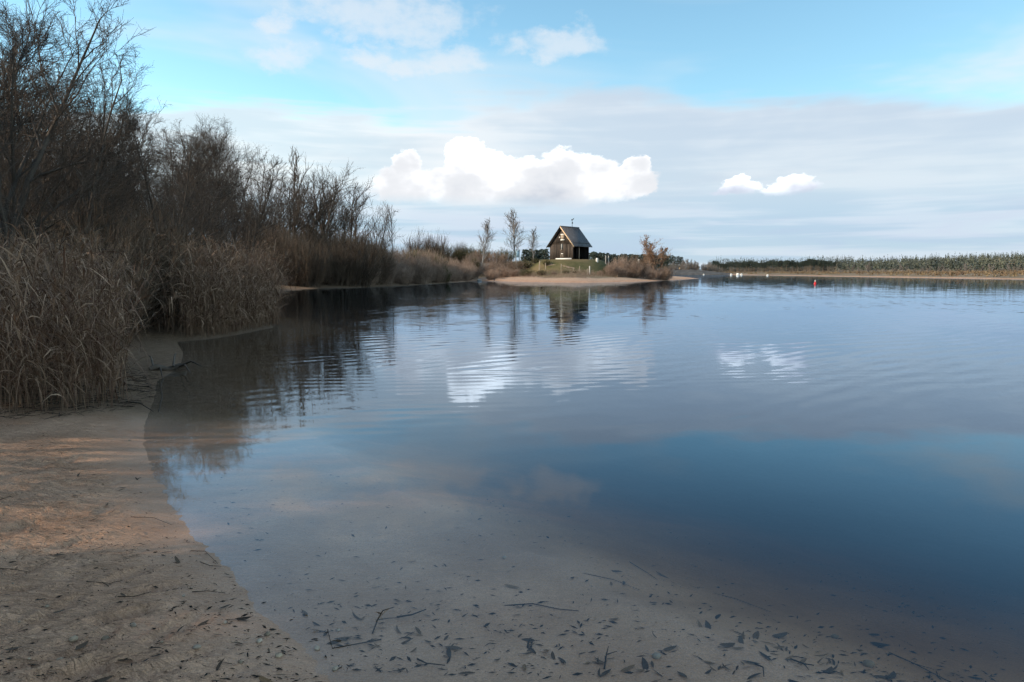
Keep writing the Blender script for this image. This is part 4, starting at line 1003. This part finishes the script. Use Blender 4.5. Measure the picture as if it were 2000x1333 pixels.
def bank_brush():
    rd = np.random.default_rng(19); n = 2400
    px = rd.uniform(1300, 2300, n); d = rd.uniform(150, 520, n); x = (px-1000)/FPX*d; s = sdist(FAR, x, d); ok = (s > 14) & (s < 190) & (fbm(x*.03, d*.03, 3) > -0.25)
    x, d = x[ok], d[ok]; z = ground(x, d); n = len(x); m = 14
    w = rd.uniform(0.5, 1.6, n); h = rd.uniform(0.5, 1.7, n)
    a = rd.random((n, m))*6.283; r = w[:, None]*np.sqrt(rd.random((n, m))); c = np.stack([x[:, None]+np.cos(a)*r, d[:, None]+np.sin(a)*r, z[:, None]+0.1+h[:, None]*rd.random((n, m))*(1-0.6*(r/w[:, None])**2)], -1).reshape(-1, 3)
    N = len(c); sz = rd.uniform(0.12, 0.4, (N, 1)); u = rd.normal(0, 1, (N, 3)); u = u/np.linalg.norm(u, axis=1, keepdims=True)*sz; t = rd.normal(0, 1, (N, 3)); t = t/np.linalg.norm(t, axis=1, keepdims=True)*sz
    tag(obj('bank_brush', mesh_from('bank_brush', np.stack([c-u, c+t, c+u, c-t*.6], 1).reshape(-1, 3), np.arange(N*4).reshape(-1, 4)), M['heath']), 'low russet brush growing all along the far bank', 'brush', kind='stuff')
M['heath'] = simple_mat('heath_brush', (0.10, 0.062, 0.040), (0.17, 0.125, 0.07), 0.05)
bank_brush()
# edge of the wood: trunks and russet undergrowth on the far bank
for k in range(44):
    px = 1640+(k+rp_.random())*380/44; d = rp_.uniform(330, 400)
    p = at_dist(px, rp_.uniform(512, 524), d)
    if k % 2: pine(px, d, rp_.uniform(513, 523), PIN[(0, 2)[k % 2]], 'pale trunked pine at the foot of the wooded hill', 'pines at the foot of the hill')
    else: plant_tree('grey_tree', GRY[k % 2], 'bare tawny tree at the foot of the wooded hill', 'tree', p[0], p[1], p[2], k*1.3, 'bare trees at the foot of the hill', ('grey_tree', 'grey_tree'), wide=0.8)
# embankment
def embankment():
    a, b = lv(1290, 537.0), lv(1410, 537.3)
    a, b = np.array([a[0]-60, a[1]-4]), np.array([b[0]+4, b[1]-6]); d = unit(np.append(b-a, 0))[:2]; nrm = np.array([-d[1], d[0]])
    V, Fc = [], []
    prof = [(-2, -0.6), (0, 0.25), (0.3, 0.9), (0.6, 0.95), (5, 2.5), (5.4, 3.0), (9, 3.1), (12, 1.0)]
    ts = np.linspace(0, 1, 24)
    for t in ts:
        k = 1.0 if t < 0.8 else 1-0.7*(t-0.8)/0.2
        for u, z in prof:
            q = a+(b-a)*t+nrm*u; V.append((q[0], q[1], z*k if z > 0 else z))
    n = len(prof)
    for i in range(len(ts)-1):
        for j in range(n-1): Fc.append((i*n+j, (i+1)*n+j, (i+1)*n+j+1, i*n+j+1))
    tag(obj('embankment', mesh_from('embankment', np.array(V), np.array(Fc)), M['quay']), kind='structure')
embankment()
for k, (px, py, s, lab) in enumerate([(1341, 536.4, .9, 'white float moored off the dark embankment, leftmost'), (1363, 535.8, 1.4, 'largest white float lying before the embankment'), (1374.5, 537.0, .8, 'small white float at the right end of the embankment'),
        (1428, 537.4, 1.1, 'left of the white floats off the tawny far bank'), (1441, 537.6, 1.5, 'middle and largest white float off the tawny far bank'), (1448, 537.4, 1.1, 'right of the clustered white floats off the far bank'), (1499, 538.6, .8, 'single pale float farthest right off the far bank')]):
    p = on_level(px, py+0.35); t = thing('mooring_float', lab, 'float', (p[0], p[1], 0), k, 'white floats on the far water')
    obj('hull', MB().lathe([(0, -.3), (.45*s, -.2), (.6*s, .15), (.55*s, .5*s), (.25*s, .75*s), (0, .8*s)], 10).mesh('hull'), M['white'], t, smooth=True)
    obj('mooring_ring', MB().tube([(-.1*s, 0, .75*s), (-.08*s, 0, .95*s), (.08*s, 0, .95*s), (.1*s, 0, .75*s)], [.03*s]*4, 5).mesh('mooring_ring'), M['iron'], t)

# ------------------------------------------------------------------ unseen pines and bare willows, added to shade the beach and filter the sun
BIGP = [pine_proto(301+i, 13, 0.93, 3.0, 700) for i in range(2)]
for k, (x, y, hh) in enumerate([(-22, 3.5, 11), (-18.5, 9, 11), (-24, -5, 12), (-23.5, -11.5, 12)]):
    t = thing('shade_pine', 'unseen bushy pine added back from the side of the beach to shade it', 'tree', (x, y, gz1(x, y)), k*1.1, 'unseen pines added to shade the beach', hh/13)
    obj('trunk', BIGP[k % 2][0], M['pine_trunk'], t); obj('crown', BIGP[k % 2][1], M['pine'], t)
for k, (x, y, hh) in enumerate([(-9.5, 2.3, 9), (-10.5, 6.0, 9), (-9.5, -5.0, 8.5), (-12.5, -3.6, 9), (-13.5, 4.6, 10), (-15, 2.2, 10), (-14.5, -6.5, 10)]):
    plant_tree('shade_willow', WIL[k % 3], 'unseen bare willow added at the side of the beach to filter the sun', 'tree', x, y, hh, k*0.9, 'unseen willows added to filter the sun', wide=1.2)

# ------------------------------------------------------------------ foreground: leaves, sticks, pebbles
def leaf_mesh(seed, asp=0.16):
    rd = np.random.default_rng(seed); n = 7; t = np.linspace(-0.5, 0.5, n); w = asp*(1-(2*t)**2)**0.8*(1-0.3*t)+0.006
    bend = rd.normal(0, 0.35); curl = rd.uniform(0.02, 0.12)
    V = []
    for i in range(n):
        y = bend*t[i]**2*4*0.3
        for s, zz in ((-1, 0.04), (0, 0.0), (1, 0.04)):
            V.append((t[i], y+s*w[i], zz*asp*4*(w[i]/asp)+curl*(2*t[i])**2*0.4))
    f = [(i*3+j, i*3+j+3, i*3+j+4, i*3+j+1) for i in range(n-1) for j in range(2)]
    return mesh_from('leaf', np.array(V), np.array(f))
LEAF = [leaf_mesh(400+i, a) for i, a in enumerate([0.05, 0.08, 0.11, 0.15, 0.06, 0.09])]
LEAF_B = [m.copy() for m in LEAF]
for m in LEAF: m.materials.append(M['leaf'])
for m in LEAF_B: m.materials.append(M['leaf_brown'])
rl = random.Random(15)
def lay(me, x, y, L, rz, name, label, cat, group, lift=0.004, tilt=0.15):
    z = gz1(x, y); o = obj(name, me, None, None, (x, y, z+lift), (rl.gauss(0, tilt), rl.gauss(0, tilt), rz)); o.scale = (L, L, L)
    return tag(o, label, cat, group)
done = 0
clusters = [(1510,1245,40), (1560,1290,45), (1700,1280,50), (1630,1300,60), (880,1290,60), (760,1240,50), (1100,1295,60), (1220,1300,50), (1380,1290,60), (1840,1310,60), (640,1260,40), (1480,1320,60)]
while done < 210:
    if rl.random() < 0.72:
        c = rl.choice(clusters); q = rl.gauss(0, 1); px, py = c[0]+q*c[2]*1.5+rl.gauss(0, 14), c[1]+q*c[2]*0.32+rl.gauss(0, 7)
    else:
        px, py = rl.uniform(520, 2040), 1333-(rl.random()**1.7)*290
    if not (980 < py < 1370): continue
    p = on_level(px, py, -0.06)
    if sdist(MAIN, [p[0]], [p[1]])[0] > -0.10: continue
    me = (LEAF if rl.random() < 0.5 else LEAF_B)[rl.randrange(6)]
    lay(me, p[0], p[1], 0.026+0.075*rl.random()**1.6, rl.gauss(0.2, 1.2)+(math.pi if rl.random() < .5 else 0), 'sunken_leaf', 'narrow dead leaf lying on the sandy lake bed in the clear shallows', 'leaf', 'sunken leaves in the shallows'); done += 1
done = 0
while done < 75:
    px, py = rl.uniform(0, 620), 840+rl.random()**0.8*490
    p = on_level(px, py, 0.05); s = sdist(MAIN, [p[0]], [p[1]])[0]
    if s < 0.03: continue
    me = (LEAF if rl.random() < 0.75 else LEAF_B)[rl.randrange(6)]
    lay(me, p[0], p[1], rl.uniform(0.03, 0.085), rl.gauss(0.2, 0.7), 'stranded_leaf', 'small dead leaf lying on the trodden beach sand', 'leaf', 'leaves on the beach sand', 0.008); done += 1
def stick(pts, r, label, forks=(), water=True, name='twig'):
    mb = MB(); P = []
    for px, py, lift in pts:
        q = on_level(px, py, -0.05 if water else 0.04); P.append((q[0], q[1], gz1(q[0], q[1])+lift))
    mb.tube(P, np.linspace(r, r*0.5, len(P)), 5); o = obj(name, mb.mesh(name), M['stick']); tag(o, label, 'twig', 'sunken twigs' if water else 'twigs on the sand')
    for fk in forks:
        Q = []
        for px, py, lift in fk:
            q = on_level(px, py, -0.05 if water else 0.04); Q.append((q[0], q[1], gz1(q[0], q[1])+lift))
        obj('side_twig', MB().tube(Q, np.linspace(r*0.7, r*0.35, len(Q)), 5).mesh('side_twig'), M['stick'], o)
    return o
stick([(728,1253,.005), (738,1230,.02), (748,1215,.03), (770,1202,.02)], 0.004, 'curved sunken twig with a leaf at its tip, left of the shallows', [[(738,1230,.02), (760,1226,.02), (780,1220,.01)], [(745,1222,.03), (736,1214,.02)]])
stick([(775,1219,.01), (805,1215,.015), (832,1202,.01)], 0.005, 'straight sunken twig pointing right beside the curved twig')
stick([(815,1303,.005), (832,1313,.01), (870,1316,.01)], 0.004, 'thin bent sunken twig near the bottom edge')
stick([(985,1185,.0), (1040,1180,.006), (1090,1186,.004), (1130,1188,.002)], 0.003, 'long thin wavy twig on the lake bed at mid distance')
stick([(1140,1107,.0), (1200,1112,.006), (1250,1125,.004)], 0.002, 'thin straight stalk on the bed farther out in the shallows')
stick([(1180,1310,.005), (1184,1290,.02), (1188,1278,.03)], 0.004, 'upright forked twig standing on the lake bed', [[(1184,1290,.02), (1205,1283,.02)]])
stick([(1230,1045,.0), (1265,1075,.006), (1285,1090,.002)], 0.0022, 'dark slanting stalk farthest out on the lake bed')
stick([(1395,1098,.0), (1440,1108,.006), (1510,1128,.002)], 0.0022, 'long stalk lying across the bed left of the white pebble')
stick([(1740,1190,.0), (1790,1225,.01), (1850,1262,.004), (1900,1285,0)], 0.003, 'long dark stalk trailing right of the two pebbles', [[(1790,1225,.01), (1830,1232,.006)]])
stick([(1545,1280,.005), (1570,1298,.02), (1590,1290,.01)], 0.004, 'hooked dark stalk among the sunken leaves', [[(1570,1298,.02), (1580,1308,.01)]])
stick([(1475,1300,.005), (1490,1312,.02), (1492,1325,.01)], 0.004, 'short curled stalk at the bottom of the shallows')
stick([(745,1265,.005), (650,1290,.01), (640,1255,.02)], 0.003, 'angled twig close to the wet sand edge')
for k, (pts, lab) in enumerate([([(372,1068,.006), (400,1070,.015), (425,1092,.01)], 'dark twig on the wet rim of the beach'), ([(170,1146,.006), (215,1143,.012), (240,1138,.006)], 'dark straight twig on the middle of the beach'),
        ([(0,1128,.006), (30,1126,.015), (60,1130,.006)], 'dark twig at the left edge of the beach'), ([(255,1007,.006), (300,1010,.02), (335,1018,.008)], 'forked dark twig near the water halfway up the beach'),
        ([(390,1090,.006), (410,1098,.012), (432,1096,.006)], 'black twig in the debris at the waterline'), ([(0,985,.004), (20,983,.01), (45,986,.005)], 'short thin twig on the upper beach'),
        ([(375,1152,.004), (405,1150,.01), (440,1155,.02)], 'twig ending in a dark knob by the waterline'), ([(230,1172,.005), (262,1170,.01), (295,1158,.006)], 'pale thin stalk across the lower beach')]):
    stick(pts, 0.0024, lab, water=False, name='beach_twig')
# log and branches in the little cove
lg = MB(); q0, q1 = on_level(292, 722, .05), on_level(362, 716, .05)
P = [q0*(1-t)+q1*t+np.array([0, 0, 0.03*math.sin(9*t)]) for t in np.linspace(0, 1, 7)]
lo = obj('driftwood_log', lg.tube(P, [.04, .052, .05, .048, .045, .04, .03], 8).mesh('driftwood_log'), M['bark'])
tag(lo, 'rotting driftwood log at the water edge of the small cove', 'log')
for k, (a0, a1) in enumerate([((300,718),(291,700)), ((338,716),(345,695)), ((352,716),(372,735)), ((355,714),(395,722)), ((310,720),(318,745))]):
    r0_, r1_ = on_level(*a0, .08), on_level(*a1, .12); obj('branch_stub', MB().tube([r0_, (r0_+r1_)/2+[0, 0, .10], r1_+[0, 0, .05]], [.02, .014, .006], 5).mesh('branch_stub'), M['bark'], lo)
for k, (pts, lab) in enumerate([([(310,812,.0), (318,800,.12), (316,790,.22), (322,782,.25)], 'forked dead twig sticking out of the water at the near bank'), ([(248,800,.02), (275,806,.05), (300,815,.02)], 'dark twig in the mud below the near reeds')]):
    stick(pts, 0.008, lab, water=True, name='bank_twig')
# pebbles and shells
peb = [(1634,1168,.016,'shell','white pebble lying alone in the shallows'), (1698,1250,.022,'pebble','beige stone beside the sunken leaves on the right'), (1282,1277,.016,'shell','yellowish pebble among leaves at the bottom edge'),
       (655,1320,.012,'shell','white pebble on the wet sand near the bottom edge'), (620,1280,.012,'shell','pale pebble on the wet rim of the sand'), (660,1241,.009,'shell','small pale pebble just under water left'),
       (523,1256,.012,'pebble','brown pebble on the sand rim'), (507,1272,.012,'shell','pale pebble on the sand rim'), (146,1284,.015,'pebble','tan stone on the trodden sand at lower left'), (208,1277,.014,'pebble','orange brown stone beside the tan stone'),
       (253,870,.012,'shell','white pebble far up the beach'), (360,1187,.008,'shell','tiny white pebble in the middle of the lower beach'), (985,1078,.012,'shell','pale pebble out on the bed'), (120,1325,.014,'pebble','brown stone by the bottom left corner')]
for k, (px, py, w) in enumerate([(40,1252,'by the left edge low on the beach'), (95,1222,'left of the middle footprints'), (262,1252,'between two footprints low on the beach'), (318,1290,'near the bottom of the beach'), (440,1236,'on the pale rim of the beach'),
        (545,1300,'beside the wet rim near the bottom edge'), (28,1178,'at the left edge of the middle beach'), (470,1320,'close to the bottom edge of the beach'), (386,1296,'in the trodden sand below the prints'), (60,1330,'in the bottom left corner')]):
    peb.append((px, py, .005+.004*(k % 3), 'pebble' if k % 2 else 'shell', 'small pebble ' + w))
for k, (px, py, s, mt, lab) in enumerate(peb):
    p = on_level(px, py, -0.03); rock('pebble', lab, 'pebble', p[0], p[1], (s*1.3, s, s*0.8), mt, 500+k, 'pebbles', 0.25)
# dark sodden leaves on the right
for k, (px, py, L, rz, lab) in enumerate([(1712, 1168, .07, 2.2, 'broad black sodden leaf between the two pebbles'), (1722, 1202, .10, -0.6, 'long black sodden leaf below the broad one'), (1525, 1240, .10, 0.4, 'large dark curled leaf topping the leaf pile')]):
    p = on_level(px, py, -0.12); lay(LEAF[3], p[0], p[1], L, rz, 'sodden_leaf', lab, 'leaf', None, 0.01).scale = (L, L*1.1, L)

# fine debris: crumbs of leaf and stalk too small to pick apart
def crumbs(name, label, pts, seed, lmax):
    rd = np.random.default_rng(seed); N = len(pts); z = ground(pts[:, 0], pts[:, 1], True)
    a = rd.normal(0.15, 0.7, N); L = lmax*rd.random(N)**2.2+0.006; w = L*rd.uniform(0.08, 0.3, N)
    d = np.stack([np.cos(a), np.sin(a), rd.normal(0, .12, N)], -1); t = np.stack([-np.sin(a), np.cos(a), rd.normal(0, .25, N)], -1)
    c = np.stack([pts[:, 0], pts[:, 1], z+0.004], -1)
    v = np.stack([c-d*L[:, None]/2, c-t*w[:, None]/2, c+d*L[:, None]/2, c+t*w[:, None]/2+[0, 0, .002]], 1).reshape(-1, 3)
    tag(obj(name, mesh_from(name, v, np.arange(N*4).reshape(-1, 4)), M['stick']), label, 'debris', kind='stuff')
def scatter(n, seed, x0, x1, y0, y1, lo, hi, z=0.0, power=1.0):
    rd = np.random.default_rng(seed); m = n*6
    px = rd.uniform(x0, x1, m); py = y0+(y1-y0)*rd.random(m)**power
    d = np.array([ray(a, b) for a, b in zip(px, py)]); t = (z-EYE)/d[:, 2]; p = d[:, :2]*t[:, None]
    q = sdist(MAIN, p[:, 0], p[:, 1]); f = fbm(p[:, 0]*1.5, p[:, 1]*1.5, 2)
    return p[(q > lo) & (q < hi) & (f > rd.uniform(-0.5, 0.35, m))][:n]
crumbs('beach_debris', 'fine dark crumbs of leaf and stalk strewn over the beach sand', scatter(1300, 61, -80, 640, 835, 1345, 0.02, 50, 0.05), 62, 0.034)
crumbs('bed_debris', 'fine dark crumbs of leaf and stalk strewn over the lake bed', scatter(1600, 63, 420, 2080, 1345, 930, -50, -0.05, -0.08, 1.4), 64, 0.05)

# marker on the embankment and a worn track across the lawn
mk = at_dist(1330, 528, 462); mo = thing('marker_post', 'small orange marker standing on top of the dark embankment', 'marker', (mk[0], 466.0, 2.9), 0.2)
obj('pole', MB().tube([(0, 0, 0), (0, 0, 1.6)], [0.12, 0.10], 6).mesh('pole'), M['post'], mo)
obj('board', MB().box((-0.45, -0.16, 0.8), (0.45, -0.10, 1.7)).mesh('board'), M['wood_light'], mo)
def track():
    pts = np.array([hit(px, py)[:2] for px, py in [(1070, 519), (1090, 520.5), (1110, 523), (1130, 526), (1146, 529), (1156, 534)]])
    q = np.linspace(0, 1, 40); k = np.linspace(0, 1, len(pts)); c = np.stack([np.interp(q, k, pts[:, 0]), np.interp(q, k, pts[:, 1])], -1)
    d = np.gradient(c, axis=0); d /= np.linalg.norm(d, axis=1, keepdims=True); nrm = np.stack([-d[:, 1], d[:, 0]], -1)
    w = 0.45+0.12*np.sin(np.arange(40)*1.7)
    V = []
    for u in (-1, -0.33, 0.33, 1):
        e = c+nrm*(w*u)[:, None]; V.append(np.stack([e[:, 0], e[:, 1], ground(e[:, 0], e[:, 1])+(0.035 if abs(u) < 1 else -0.02)], -1))
    V = np.stack(V, 1); i = np.arange(39)[:, None]*4; j = np.arange(3)[None]
    f = np.stack([i+j, i+j+1, i+j+5, i+j+4], -1).reshape(-1, 4)
    tag(obj('path', mesh_from('path', V, f), simple_mat('worn_earth', (0.20, 0.135, 0.09), (0.29, 0.21, 0.145), 2.0)), kind='structure')
track()
